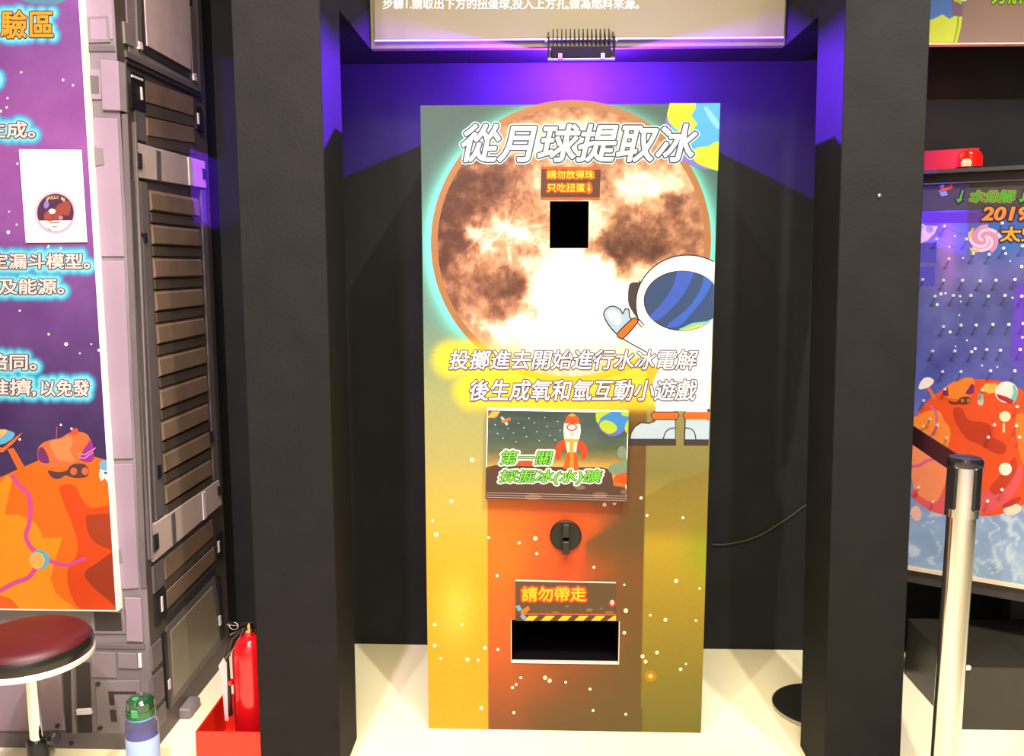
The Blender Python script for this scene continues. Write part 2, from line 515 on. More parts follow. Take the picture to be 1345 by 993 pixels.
# receding pieces
YA = hit(200, 345, 0, XL)[1]; YB = hit(262, 345, 0, XL)[1]
for nm, p, h, m in [
    ('frame', [(163, -30), (258, -30), (263, 118), (168, 68)], .006, PANEL2),
    ('panel_rim', [(180, -30), (250, -30), (253, 106), (186, 70)], .01, MDK), ('panel', [(185, -30), (245, -30), (248, 92), (190, 60)], .016, mat('mural_pale_panel', (190, 166, 172), .45, var=.08)),
    ('strut', [(175, -30), (182, -30), (184, 64), (178, 60)], .014, MGREY), ('strut', [(246, 8), (251, 10), (254, 100), (250, 98)], .018, MGREY),
    ('strut_tip', [(178, 54), (183, 56), (184, 66), (179, 64)], .02, MEDGE), ('strut_tip', [(250, 96), (254, 97), (255, 107), (251, 105)], .022, MEDGE),
    ('vent_plate', [(160, 28), (172, 32), (174, 62), (162, 57)], .012, PANEL2),
    ('ridge', [(163, 66), (262, 115), (262, 122), (164, 75)], .012, MGREY), ('ridge', [(164, 78), (262, 124), (262, 128), (164, 83)], .012, MDK),
    ('clip', [(168, 93), (187, 100), (189, 148), (170, 142)], .014, MBK), ('clip_edge', [(169, 98), (184, 104), (184, 107), (169, 101)], .02, MEDGE), ('clip_edge', [(181, 114), (183, 115), (184, 132), (182, 131)], .02, MEDGE),
    ('clip', [(254, 138), (263, 142), (265, 174), (256, 169)], .014, MBK), ('clip_edge', [(256, 148), (258, 149), (259, 164), (257, 163)], .02, MEDGE),
    ('slat', [(189, 106), (252, 128), (253, 152), (190, 134)], .010, MSL), ('slat_gap', [(190, 135), (253, 153), (253, 166), (191, 152)], .006, MSD),
    ('slat', [(191, 154), (253, 168), (255, 188), (192, 178)], .010, MSL), ('slat_gap', [(192, 178), (255, 188), (255, 203), (192, 190)], .006, MSD),
    ('side_rail', [(175, 136), (188, 140), (190, 186), (177, 183)], .01, MGREY),
    ('band', [(175, 187), (266, 212), (268, 247), (178, 233)], .016, MBAND), ('band_divider', [(201, 197), (207, 199), (208, 237), (202, 236)], .02, MGREY),
    ('band_divider', [(243, 206), (248, 207), (250, 244), (245, 243)], .022, MEDGE), ('band_handle', [(175, 200), (181, 202), (182, 222), (176, 220)], .026, MDK), ('band_handle', [(262, 221), (265, 222), (266, 236), (263, 235)], .024, MDK),
    ('stile', [(182, 238), (191, 240), (214, 675), (203, 684)], .012, MGREY), ('stile', [(262, 249), (268, 250), (286, 628), (279, 632)], .012, MGREY),
    ('stile', [(167, 236), (174, 236), (199, 735), (194, 735)], .014, MGREY), ('stile_edge', [(173, 160), (175, 160), (198, 735), (196, 735)], .02, PANEL2),
    ('catch', [(185, 306), (189, 306), (190, 318), (186, 318)], .02, MBK), ('catch', [(203, 612), (208, 610), (209, 626), (204, 629)], .02, MBK), ('catch', [(273, 568), (276, 566), (277, 580), (274, 582)], .02, MBK),
    ('band', [(197, 690), (285, 630), (289, 662), (199, 738)], .016, MBAND), ('band_divider', [(221, 676), (226, 672), (228, 713), (223, 718)], .02, MGREY),
    ('band_divider', [(262, 647), (266, 645), (268, 680), (264, 683)], .022, MEDGE), ('band_handle', [(196, 704), (203, 700), (204, 720), (198, 725)], .026, MDK), ('band_handle', [(282, 640), (285, 638), (286, 650), (283, 652)], .024, MDK),
    ('slat', [(215, 734), (277, 682), (279, 704), (216, 762)], .010, MSL), ('slat_gap', [(216, 763), (279, 706), (280, 715), (217, 775)], .006, MSD),
    ('slat', [(217, 777), (280, 718), (281, 736), (218, 800)], .010, MSL), ('ridge', [(217, 808), (282, 740), (282, 746), (218, 816)], .014, MDK),
    ('side_rail', [(199, 745), (213, 734), (214, 768), (201, 780)], .01, MGREY),
    ('clip', [(201, 784), (215, 772), (217, 808), (203, 822)], .014, MBK), ('clip_edge', [(208, 784), (210, 783), (211, 802), (209, 804)], .02, MEDGE),
    ('clip', [(281, 704), (290, 697), (291, 730), (282, 738)], .014, MBK), ('clip_edge', [(283, 712), (285, 710), (286, 724), (284, 726)], .02, MEDGE),
    ('panel_rim', [(217, 824), (281, 756), (292, 842), (222, 932)], .008, MGREY), ('panel', [(222, 829), (277, 770), (286, 838), (226, 916)], .014, mat('mural_olive_panel', (120, 112, 92), .4, var=.15, scale=4)),
    ('strut', [(283, 760), (287, 756), (293, 836), (289, 841)], .016, MBK), ('strut_tip', [(285, 810), (287, 808), (288, 820), (286, 822)], .02, MEDGE),
    ('strut', [(212, 834), (216, 830), (222, 925), (218, 930)], .016, MBK), ('strut_tip', [(217, 894), (220, 891), (221, 904), (218, 906)], .02, MEDGE),
    ('plate', [(197, 850), (210, 838), (212, 868), (199, 882)], .010, MGREY), ('plate', [(198, 890), (212, 876), (215, 915), (201, 930)], .010, MGREY), ('plate', [(201, 938), (216, 921), (217, 945), (203, 962)], .010, MGREY),
]:
    PS.relief(nm, p, h * .5, m, wl, bevel=.0012)
ztop = hit(200, 338, 0, XL)[2]
for k in range(-2, 8):
    z1 = ztop - .0985 * k
    if z1 > 1.70: continue
    bm = bmesh.new(); v = [(XL - .002, YA), (XL - .002, YB)]
    pr = [(XL, z1), (XL + .007, z1 - .010), (XL + .010, z1 - .056), (XL, z1 - .062)]
    a = [bm.verts.new((x, YA, z)) for x, z in pr]; b = [bm.verts.new((x, YB, z)) for x, z in pr]
    bm.faces.new(a); bm.faces.new(b[::-1])
    for i in range(4): bm.faces.new((a[i], a[(i + 1) % 4], b[(i + 1) % 4], b[i]))
    obj('slat', bm, MSL, wl)
    obj('slat_gap', B((XL - .002, YA, z1 - .0935), (XL + .006, YB, z1 - .066)), MSD, wl)
q = hit(238, 928, 2, .02)
foot = obj('wall_foot', B((XL - .01, q.y - .045, 0), (XL + .035, q.y + .045, .035), .006), PANEL2, wl)

# booth frame: posts, side boxes, soffit
YP0, YP1 = 2.29, 2.51
pl = base_obj('booth_post', B((-.785, YP0, 0), (-.559, YP1, 3.0), .002), BLACK)
tag(pl, 'wide matte black post between the mural wall and the moon cabinet', 'post', 'posts of the black booth')
bm = B((.791, YP0, 0), (.998, YP1, 3.0), .002)
for v in bm.verts: v.co.x -= .0195 * v.co.z
pr = base_obj('booth_post', bm, BLACK)
tag(pr, 'wide matte black post between the moon cabinet and the pin board', 'post', 'posts of the black booth')
q = hit(1155, 257, 1, YP0)
WL[pr.name] = Vector(pr.location)
obj('screw', lathe(bmesh.new(), (q.x, YP0 - .004, q.z), [(0, 0), (.005, .001), (.004, .004), (0, .005)], 10, (0, 1, 0)), STEEL, pr)

# sign plane: where the side boxes (flush with the posts' inner faces) end
d = ray(487, 64.5); YS = CAM.y + d.y * (-.559 / d.x)
ZS = hit(487, 64.5, 1, YS)[2]
XR = hit(1031, 63, 1, YS)[0]
for x0, x1, lab in ((-.74, -.560, 'black overhead side box behind the post next to the mural wall'), (XR + .001, XR + .12, 'black overhead side box behind the post next to the pin board')):
    tag(base_obj('overhead_side_box', B((x0, YP1 + .001, ZS), (x1, YW, 2.98)), BLACK), lab, 'box', 'overhead side boxes of the booth')
for x0, lab in ((-.785, 'unseen black board added behind the post to block blue light on the mural side'), (.975, 'unseen black board added behind the post to block blue light on the pin board side')):
    bm = bmesh.new()      # an unseen L-shaped board added to block the floodlight: deeper next to the post
    outl = [(YP1, 2.98), (YP1, 1.50), (2.90, 1.50), (2.90, 1.90), (3.10, 1.90), (3.10, 2.98)]
    fa = [bm.verts.new((x0, y, z)) for y, z in outl]; fb = [bm.verts.new((x0 + .02, y, z)) for y, z in outl]
    bm.faces.new(fa); bm.faces.new(fb[::-1])
    for i in range(6): bm.faces.new((fa[i], fa[(i + 1) % 6], fb[(i + 1) % 6], fb[i]))
    tag(base_obj('light_block_board', bm, BLACK), lab, 'panel', 'added light blocks behind the booth posts')
tag(base_obj('overhead_soffit', B((-.559, YS + .03, ZS), (XR, YW, ZS + .04)), BLACK), 'black overhead soffit between the step sign and the back wall', 'soffit')

# ------------------------------------------------------------------ overhead step sign
PSG = Plane((0, YS, 0), (0, -1, 0))
sg = thing('step_sign', ((-.559 + XR) / 2, YS, ZS), 'wide grey-brown overhead sign with one line of white lettering above the floodlight', 'sign')
SB = mat('sign_board', (118, 108, 84), .5, var=.05, scale=3)
obj('backboard', B((-.559, YS, ZS), (XR, YS + .03, 2.75), .002), SB, sg)
zin = hit(760, 52, 1, YS - .012)[2]
xa, xb = hit(492, 50, 1, YS - .012)[0], hit(1030, 50, 1, YS - .012)[0]
obj('face_plate', B((xa, YS - .012, zin + .005), (xb, YS - .0005, 2.74), .0015), mat('sign_plate', (142, 130, 110), .38, var=.05, scale=3), sg)
obj('edge_strip', B((xa, YS - .0125, zin), (xb, YS - .0005, zin + .0045)), mat('acrylic_edge', (250, 225, 250), .25), sg)
PSP = Plane((0, YS - .0125, 0), (0, -1, 0))
PSP.text('lettering', '步驟1.請取出下方的扭蛋球,投入上方孔,做為燃料來源。', (503, -2, 839, 12.5), [(.016, mat('white_lettering', (252, 252, 255), .5, var=.02))], sg, .0012)

# ------------------------------------------------------------------ floodlight
fc = hit(763, 62, 1, YS - .075)
fd = thing('floodlight', (fc.x, fc.y, fc.z - .05), 'small finned black floodlight clamped under the sign, glowing violet', 'floodlight')
TL = Matrix.Translation(fc) @ Matrix.Rotation(math.radians(24), 4, 'X')
HOUS = mat('black_aluminium', (58, 52, 50), .38, .6)
bm = B((-.095, -.05, -.022), (.095, .05, -.004), .003, TL); hs = obj('housing', bm, HOUS, fd)
for i in range(14):
    x = -.088 + .176 * i / 13
    bm = bmesh.new(); pr_ = [(-.046, -.006), (.046, -.006), (.046, .018), (.03, .05), (-.046, .03)]
    a = [bm.verts.new(TL @ Vector((x - .0016, y, z))) for y, z in pr_]; b = [bm.verts.new(TL @ Vector((x + .0016, y, z))) for y, z in pr_]
    bm.faces.new(a); bm.faces.new(b[::-1])
    for k in range(5): bm.faces.new((a[k], a[(k + 1) % 5], b[(k + 1) % 5], b[k]))
    obj('fin', bm, HOUS, fd)
obj('end_plate', B((-.092, -.053, -.02), (.092, -.047, .014), .001, TL), BPLAST, fd)
obj('rim', B((-.106, -.058, -.03), (.106, .058, -.022), .002, TL), mat('grey_rim', (150, 140, 140), .35, .5), fd)
for sx in (-1, 1):
    bm = bmesh.new()
    box(bm, (sx * .103 - .003, -.04, -.024), (sx * .103 + .003, .0, .03), 0, TL)
    box(bm, (sx * .103 - .003, -.012, .022), (sx * .103 + .003, .07, .034), 0, TL)
    obj('bracket_arm', bm, HOUS, fd)
    k = obj('clamp_screw', lathe(bmesh.new(), TL @ Vector((sx * .108, -.006, .022)), [(0, -.006), (.007, -.006), (.007, .006), (0, .006)], 12, (1, 0, 0)), CHROME, fd)
    obj('bolt', B((sx * .066 - .007, -.062, -.024), (sx * .066 + .007, -.053, -.006), .001, TL), CHROME, fd)
LENS = mat('violet_lens', (150, 70, 255), .3, emit=6)
obj('lens', lathe(bmesh.new(), TL @ Vector((0, .005, -.03)), [(.05, .001), (.046, -.003), (.03, -.005), (0, -.006)], 28, TL.to_3x3() @ Vector((0, 0, 1))), LENS, fd)
lamp('floodlight_glow', 'POINT', TL @ Vector((0, .0, -.049)), None, 420, (.14, .018, 1.0), .007)

# ------------------------------------------------------------------ moon cabinet
YK, KH = 2.575, 1.897
KX0, KX1 = -.346, .504
PK = Plane((0, YK, 0), (0, -1, 0))
kx = thing('game_cabinet', ((KX0 + KX1) / 2, (YK + YW) / 2, 0), 'tall printed game cabinet showing a big moon above orange and yellow panels', 'game cabinet')
KB = mat('cabinet_black', (40, 38, 38), .55)
t_ = .012
bm = bmesh.new()
box(bm, (KX0, YK + t_, 0), (KX0 + .012, YW - .004, KH)); box(bm, (KX1 - .012, YK + t_, 0), (KX1, YW - .004, KH))
box(bm, (KX0, YK + t_, KH - .012), (KX1, YW - .004, KH)); box(bm, (KX0, YW - .016, 0), (KX1, YW - .004, KH)); box(bm, (KX0, YK + t_, 0), (KX1, YW - .004, .012))
obj('body', bm, KB, kx)
HOLE1, HOLE2 = (722, 264, 773.5, 326), (672, 816, 813, 868.5)
MC = (749.0, 321.0); MRX = 184.0
mcw = PK.at(*MC); MR = (PK.at(933, 321) - PK.at(565, 321)).length / 2
L2, L3 = ((592, 472), (914, 472)), ((620, 513), (912, 513))


def segd(x, y, s):
    (a, b), (c, d) = s; t = np.clip(((x - a) * (c - a) + (y - b) * (d - b)) / ((c - a) ** 2 + (d - b) ** 2), 0, 1)
    return np.hypot(x - a - t * (c - a), y - b - t * (d - b))


def yglow(x, y):
    d_ = np.minimum(segd(x, y, L2), segd(x, y, L3)); return 1 - ss(13, 34, d_)


def kcol(x, y):
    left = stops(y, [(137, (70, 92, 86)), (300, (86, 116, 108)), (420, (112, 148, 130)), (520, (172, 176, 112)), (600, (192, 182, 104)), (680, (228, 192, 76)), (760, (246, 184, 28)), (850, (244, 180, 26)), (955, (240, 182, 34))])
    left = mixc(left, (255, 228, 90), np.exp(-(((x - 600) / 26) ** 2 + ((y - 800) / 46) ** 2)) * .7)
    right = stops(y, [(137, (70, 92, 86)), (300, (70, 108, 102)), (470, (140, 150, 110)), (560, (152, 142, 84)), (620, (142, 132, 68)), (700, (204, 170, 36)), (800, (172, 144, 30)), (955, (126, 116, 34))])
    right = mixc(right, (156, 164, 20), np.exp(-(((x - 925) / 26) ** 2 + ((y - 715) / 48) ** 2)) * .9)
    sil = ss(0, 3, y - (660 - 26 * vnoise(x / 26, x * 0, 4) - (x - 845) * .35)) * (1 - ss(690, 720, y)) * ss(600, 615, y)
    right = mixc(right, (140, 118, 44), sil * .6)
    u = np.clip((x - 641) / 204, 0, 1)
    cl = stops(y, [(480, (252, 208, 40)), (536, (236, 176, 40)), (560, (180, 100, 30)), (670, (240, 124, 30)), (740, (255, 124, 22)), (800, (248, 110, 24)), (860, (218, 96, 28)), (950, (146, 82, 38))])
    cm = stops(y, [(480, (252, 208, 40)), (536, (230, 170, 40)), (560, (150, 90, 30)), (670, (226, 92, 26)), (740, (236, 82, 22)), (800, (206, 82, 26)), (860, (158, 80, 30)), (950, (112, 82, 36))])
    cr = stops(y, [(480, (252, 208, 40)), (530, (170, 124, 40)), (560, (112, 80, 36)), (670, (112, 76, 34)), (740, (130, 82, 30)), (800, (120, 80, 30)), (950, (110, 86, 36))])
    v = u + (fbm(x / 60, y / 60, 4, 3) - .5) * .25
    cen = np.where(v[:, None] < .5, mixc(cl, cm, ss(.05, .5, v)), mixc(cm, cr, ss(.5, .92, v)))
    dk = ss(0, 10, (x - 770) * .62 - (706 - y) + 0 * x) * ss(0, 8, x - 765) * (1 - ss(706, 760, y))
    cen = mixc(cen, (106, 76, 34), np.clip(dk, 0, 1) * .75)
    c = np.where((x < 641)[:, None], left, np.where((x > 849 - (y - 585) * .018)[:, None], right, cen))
    band = (y < 486)
    c = np.where(band[:, None], mixc(left, right, ss(600, 880, x)), c)
    e = np.hypot(x - MC[0], (y - MC[1]) * 1.03) - MRX
    c = mixc(c, (128, 246, 234), np.exp(-(np.maximum(e, 0) / 13) ** 1.5) * (1 - ss(420, 500, y)))
    c = mixc(c, (255, 226, 62), yglow(x, y) * ss(500, 575, x + 20 * np.sin(y)))
    c = mixc(c, (255, 205, 40), ss(500, 525, y) * (1 - ss(533, 542, y)) * (x > 641) * (x < 849) * .8)
    return c


PRINT = mat('printed_board', attr=True, rough=.4, var=.03, scale=60, spec=.35, gain=INKG)
# the front panel is a true rectangle in the world: corners come from the cabinet's own size
def rect_sheet(plane, name, x0, x1, z0, z1, nx, ny, cf, m, parent, holes=(), thick=.012, lift=0):
    o_at = plane.at
    cor = {'BL': Vector((x0, YK, z0)), 'BR': Vector((x1, YK, z0)), 'TL': Vector((x0, YK, z1))}
    pb, pt = proj(cor['BL']), proj(cor['TL']); pr2 = proj(cor['BR'])

    class T(Plane):
        def at(s, x, y, lift=0):
            if (x, y) == (0, 1): return cor['BL'].copy()
            if (x, y) == (1, 1): return cor['BR'].copy()
            if (x, y) == (0, 0): return cor['TL'].copy()
            return Plane.at(s, x, y, lift)
    return T(plane.o, plane.n).sheet(name, (0, 0, 1, 1), nx, ny, cf, m, parent, 0, holes, thick)


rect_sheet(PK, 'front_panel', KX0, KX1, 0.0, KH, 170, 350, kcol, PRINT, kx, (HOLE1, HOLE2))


def chute(name, hole, depth):
    a, b, c, d_ = hole
    p, q_ = PK.at(a, d_), PK.at(c, b); y0, y1 = YK + .0125, YK + depth
    bm = bmesh.new(); w = .006
    box(bm, (p.x - w, y0, p.z - w), (p.x, y1, q_.z + w)); box(bm, (q_.x, y0, p.z - w), (q_.x + w, y1, q_.z + w))
    box(bm, (p.x, y0, p.z - w), (q_.x, y1, p.z)); box(bm, (p.x, y0, q_.z), (q_.x, y1, q_.z + w)); box(bm, (p.x - w, y1, p.z - w), (q_.x + w, y1 + w, q_.z + w))
    return obj(name, bm, DARK, kx)


chute('capsule_slot', HOLE1, .25)
chute('prize_tray', HOLE2, .30)
p, q_ = PK.at(672, 868.5), PK.at(813, 816)
bm = bmesh.new()
box(bm, (p.x - .002, YK - .003, p.z - .004), (q_.x + .002, YK + .01, p.z - .0003)); box(bm, (p.x - .002, YK - .002, p.z), (p.x - .0003, YK + .01, q_.z)); box(bm, (q_.x + .0003, YK - .002, p.z), (q_.x + .002, YK + .01, q_.z))
obj('tray_rim', bm, mat('ivory_rim', (236, 224, 196), .4), kx)

# moon print
MOOND = [(606, 290, 30, 62, 1.0), (650, 232, 52, 26, .75), (588, 335, 16, 50, .7), (640, 262, 40, 40, .6), (655, 372, 34, 26, .65), (690, 372, 26, 46, .75), (672, 400, 30, 26, .5), (640, 395, 22, 22, .6),
         (832, 318, 46, 36, 1.15), (800, 330, 22, 24, .7), (866, 330, 26, 22, .6), (889, 273, 15, 20, 1.1), (795, 232, 24, 34, .5), (703, 290, 20, 30, .3), (815, 350, 18, 30, .5), (600, 400, 16, 30, .35), (905, 335, 14, 50, .4), (840, 205, 30, 14, .25)]
MOONB = [(664, 302, 34, 15, 1.0), (625, 318, 12, 20, .8), (760, 430, 80, 70, 1.3), (790, 372, 58, 48, 1.0), (735, 370, 36, 50, 1.0), (850, 246, 54, 30, .9), (880, 360, 34, 30, .6), (748, 178, 90, 20, .8), (715, 245, 22, 20, .5), (690, 440, 50, 24, .7), (620, 425, 30, 24, .4), (900, 215, 18, 30, .4), (612, 258, 8, 6, .5), (777, 290, 14, 26, .6)]


def mooncol(x, y):
    wx = x + (fbm(x / 22, y / 22, 4, 11) - .5) * 44; wy = y + (fbm(x / 22, y / 22, 4, 23) - .5) * 44
    d_ = sum(s * np.exp(-(((wx - a) / rx) ** 2 + ((wy - b) / ry) ** 2) ** 1.3) for a, b, rx, ry, s in MOOND)
    b_ = sum(s * np.exp(-(((wx - a) / rx) ** 2 + ((wy - b) / ry) ** 2)) for a, b, rx, ry, s in MOONB)
    n = fbm(x / 11, y / 11, 6, 5) - .5
    n2 = np.abs(fbm(x / 5 + 40, y / 5, 4, 15) - .5)
    t = .46 + .60 * b_ - .50 * d_ + n * .62 + (n2 - .1) * .5
    # bright rays round the two young craters
    for cx_, cy_, rr2 in ((664, 302, 62), (625, 318, 34), (742, 425, 120)):
        r2 = np.hypot(x - cx_, y - cy_); an = np.arctan2(y - cy_, x - cx_)
        t = t + .2 * np.exp(-(r2 / rr2) ** 2) * ss(.52, .78, vnoise(an * 7 + 20, an * 0, 3))
    rng = np.hypot(x - MC[0], y - MC[1]) / (MRX - 9)
    t = t - ss(.84, 1.0, rng) * .2
    c = stops(t, [(-.2, (92, 56, 42)), (.12, (138, 90, 68)), (.36, (188, 132, 98)), (.56, (224, 174, 136)), (.76, (246, 218, 190)), (.98, (255, 248, 238)), (1.2, (255, 255, 252))])
    return mixc(c, (255, 240, 150), yglow(x, y) * .9 * (1 - .75 * np.clip(b_, 0, 1)))


def disc_mesh(name, r0, r1, nr, na, cf, m, lift):
    V, Fc = [], []
    for i in range(nr + 1):
        r = r0 + (r1 - r0) * i / nr
        for k in range(na):
            a = 2 * math.pi * k / na; V.append((mcw.x + r * math.cos(a), YK - lift * LK, mcw.z + r * math.sin(a)))
    for i in range(nr):
        for k in range(na): Fc.append((i * na + k, i * na + (k + 1) % na, (i + 1) * na + (k + 1) % na, (i + 1) * na + k))
    # keep the slot opening clear
    a, b, c, d_ = HOLE1; p, q_ = PK.at(a, d_), PK.at(c, b)
    V = np.array(V); inside = (V[:, 0] > p.x) & (V[:, 0] < q_.x) & (V[:, 2] > p.z) & (V[:, 2] < q_.z)
    if r0 < .01:
        # snap vertices just inside the opening outwards and drop faces within it
        px_, pz_ = V[:, 0].copy(), V[:, 2].copy()
        dl, dr, db, dt = px_ - p.x, q_.x - px_, pz_ - p.z, q_.z - pz_
        mn = np.minimum(np.minimum(dl, dr), np.minimum(db, dt))
        sn = inside & (mn < (r1 - r0) / nr * 2.2)
        V[sn & (mn == dl), 0] = p.x; V[sn & (mn == dr), 0] = q_.x; V[sn & (mn == db), 2] = p.z; V[sn & (mn == dt), 2] = q_.z
        cen = np.array([[V[list(f), 0].mean(), V[list(f), 2].mean()] for f in Fc])
        inn = (cen[:, 0] > p.x + 1e-5) & (cen[:, 0] < q_.x - 1e-5) & (cen[:, 1] > p.z + 1e-5) & (cen[:, 1] < q_.z - 1e-5)
        Fc = [f for f, k in zip(Fc, inn) if not k]
    me = bpy.data.meshes.new(name); me.from_pydata(V.tolist(), [], Fc)
    x, y = projn(V); paint(me, lin(np.clip(cf(x, y), 0, 255)))
    return link(name, me, m, kx)


MOONM = mat('moon_print', attr=True, rough=.42, var=.07, scale=90, spec=.3, gain=INKG)
disc_mesh('moon_print', .004, MR - .019, 110, 420, mooncol, MOONM, .0008)
disc_mesh('moon_ring_print', MR - .0195, MR, 3, 160, lambda x, y: mixc(np.repeat(np.array([[172, 118, 72]], float), len(x), 0), (252, 204, 34), ss(436, 462, y)), PRINT, .0010)

KE0, KE1, KIN = (946.0, 136), (917.5, 962), (700, 500)


def kclip(p): return clip(p, KE0, KE1, KIN)


def kp(name, pts, c, lift, parent=None, smooth=0, outline=None, ow=1.6, al=1):
    if smooth: pts = catmull(pts, smooth)
    cp = kclip(pts)
    o = PK.poly(name, cp, ink(*c, alpha=al), parent or kx, lift)
    if outline:
        lp = [q for q in pts]
        # outline only where it stays on the panel
        run, runs = [], []
        xe = lambda y: KE0[0] + (KE1[0] - KE0[0]) * (y - KE0[1]) / (KE1[1] - KE0[1]) - 1
        for q in lp + [lp[0]]:
            if q[0] < xe(q[1]): run.append(q)
            elif len(run) > 1: runs.append(run); run = []
            else: run = []
        if len(run) > 1: runs.append(run)
        PK.stroke(name + '_outline', runs, ow, ink(*outline), parent or kx, lift + .0003)
    return o


# earth in the top right corner
earth = kp('earth_print', clip(ell(935, 166, 61, 57, n=60), (0, 137.5), (1345, 134.5), (700, 500)), (128, 118, 222), .0012)
kp('ocean_print', clip(ell(939, 160, 58, 52, n=60), (0, 137.5), (1345, 134.5), (700, 500)), (84, 172, 232), .0015)
kp('land_print', clip([(884, 120), (913, 120), (914, 142), (908, 152), (916, 163), (909, 172), (898, 176), (888, 170), (878, 160), (876, 150)], (0, 137.5), (1345, 134.5), (700, 500)), (204, 228, 48), .0018)
kp('land_print', [(908, 203), (916, 194), (930, 192), (942, 186), (960, 190), (960, 226), (935, 222), (915, 214)], (204, 228, 48), .0018, smooth=4)
kp('cloud_print', [(925, 143), (929, 141), (944, 160), (943, 170), (934, 160)], (130, 200, 240), .0018, smooth=4)

# title
PK.text('title_lettering', '從月球提取冰', (607, 164, 914, 212), [(.085, ink(206, 246, 242)), (.058, ink(70, 72, 96)), (.020, ink(255, 255, 255))], kx, .0024, shear=.22)

# astronaut
INKD = (48, 42, 44)
WH = (254, 254, 252)
kp('backpack_print', [(826, 376), (831, 371), (838, 371), (842, 372), (846, 420), (842, 424), (830, 408), (825, 396)], (70, 62, 58), .0020, smooth=4)
kp('suit_print', [(846, 420), (870, 440), (948, 436), (948, 540), (862, 540), (856, 512), (862, 486), (846, 478), (830, 458), (818, 443), (834, 420), (842, 428)], WH, .0020)
kp('suit_seam_print', [(848, 480), (852, 478), (866, 484), (858, 500), (857, 512), (850, 512), (850, 492)], (236, 196, 44), .0021)
kp('helmet_print', ell(903, 399, 68, 64, n=60), WH, .0023, outline=INKD)
kp('suit_collar_print', [(838, 420), (858, 437), (900, 452), (940, 452), (940, 480), (850, 470)], WH, .0028)
vis = kp('visor_print', ell(896, 395, 50, 39, n=60), (56, 80, 126), .0030, outline=INKD, ow=1.2)
VC = ell(896, 395, 50, 39, n=60)


def vclip(p):
    """keep a printed band inside the round visor"""
    for i in range(len(VC)): p = clip(p, VC[i], VC[(i + 1) % len(VC)], (896, 395))
    return p


kp('visor_band_print', vclip(catmull([(892, 350), (912, 350), (906, 372), (892, 394), (868, 418), (850, 420), (868, 400), (884, 376)], 4)), (66, 98, 204), .0034)
kp('visor_band_print', vclip(catmull([(926, 360), (936, 364), (928, 386), (908, 412), (892, 428), (876, 428), (904, 404), (920, 380)], 4)), (60, 104, 210), .0034)
kp('visor_glint_print', vclip([(892, 432), (910, 424), (928, 422), (946, 414), (946, 440), (892, 440)]), (120, 208, 196), .0034)
kp('visor_glint_print', vclip([(892, 434), (914, 427), (930, 425), (946, 419), (946, 442), (892, 442)]), (206, 214, 70), .0037)
kp('visor_glint_print', vclip([(898, 437), (920, 430), (946, 424), (946, 444), (898, 444)]), (250, 250, 226), .0040)
kp('glove_print', [(793, 414), (797, 405), (806, 402), (815, 407), (818, 412), (821, 406), (826, 407), (827, 416), (831, 424), (815, 440), (802, 430)], (178, 206, 232), .0028, smooth=5, outline=INKD)
kp('glove_shine_print', [(798, 412), (803, 407), (810, 409), (815, 416), (814, 426), (804, 424)], (226, 238, 246), .0034, smooth=4)
kp('arm_print', [(816, 442), (836, 421), (850, 428), (856, 470), (846, 468)], WH, .0027)
PK.stroke('arm_outline', [[(817, 444), (830, 452), (845, 460), (850, 463)], [(834, 420), (843, 430), (846, 427), (839, 419)]], 1.5, ink(*INKD), kx, .0033)
kp('cuff_print', [(811, 438), (815, 444), (820, 443), (837, 424), (836, 419), (830, 419)], (246, 118, 30), .0036, smooth=4, outline=INKD)
for xa_, xb_, s in ((861, 886, 0), (901, 948, 1)):
    kp('leg_print', rect(xa_, 524, xb_, 544), WH, .0024)
kp('boot_print', [(827, 577), (829, 568), (834, 560), (842, 555), (852, 556), (860, 553), (861, 549), (887, 549), (887, 577)], (198, 218, 234), .0024, outline=INKD)
kp('boot_print', [(899, 577), (900, 549), (948, 549), (948, 577)], (198, 218, 234), .0024, outline=INKD)
kp('sole_print', rect(825, 577, 888, 585), (66, 56, 54), .0026)
kp('sole_print', rect(898, 577, 948, 585), (66, 56, 54), .0026)
for c_ in ([(871, 577), (874, 568), (880, 563), (887, 562)], [(914, 577), (912, 568), (907, 563), (900, 562)]):
    PK.stroke('boot_seam_print', [catmull(c_, 4, False)], 1.4, ink(*INKD), kx, .0030)
kp('ankle_cuff_print', [(855, 545), (858, 541), (889, 541), (892, 545), (889, 551), (858, 551)], (248, 112, 36), .0032, outline=INKD, ow=1.2)
kp('ankle_cuff_print', [(897, 545), (900, 541), (948, 541), (948, 551), (900, 551)], (248, 112, 36), .0032, outline=INKD, ow=1.2)
kp('dial_print', rect(929, 537, 948, 552), (52, 46, 46), .0030)

PUR = ink(98, 78, 108)
PK.text('instruction_lettering', '投擲進去開始進行水冰電解', (590, 460, 916, 485), [(.058, PUR), (.012, ink(255, 255, 255))], kx, .0048, shear=.2)
PK.text('instruction_lettering', '後生成氧和氫互動小遊戲', (617, 499, 915, 526), [(.058, PUR), (.012, ink(255, 255, 255))], kx, .0048, shear=.2)

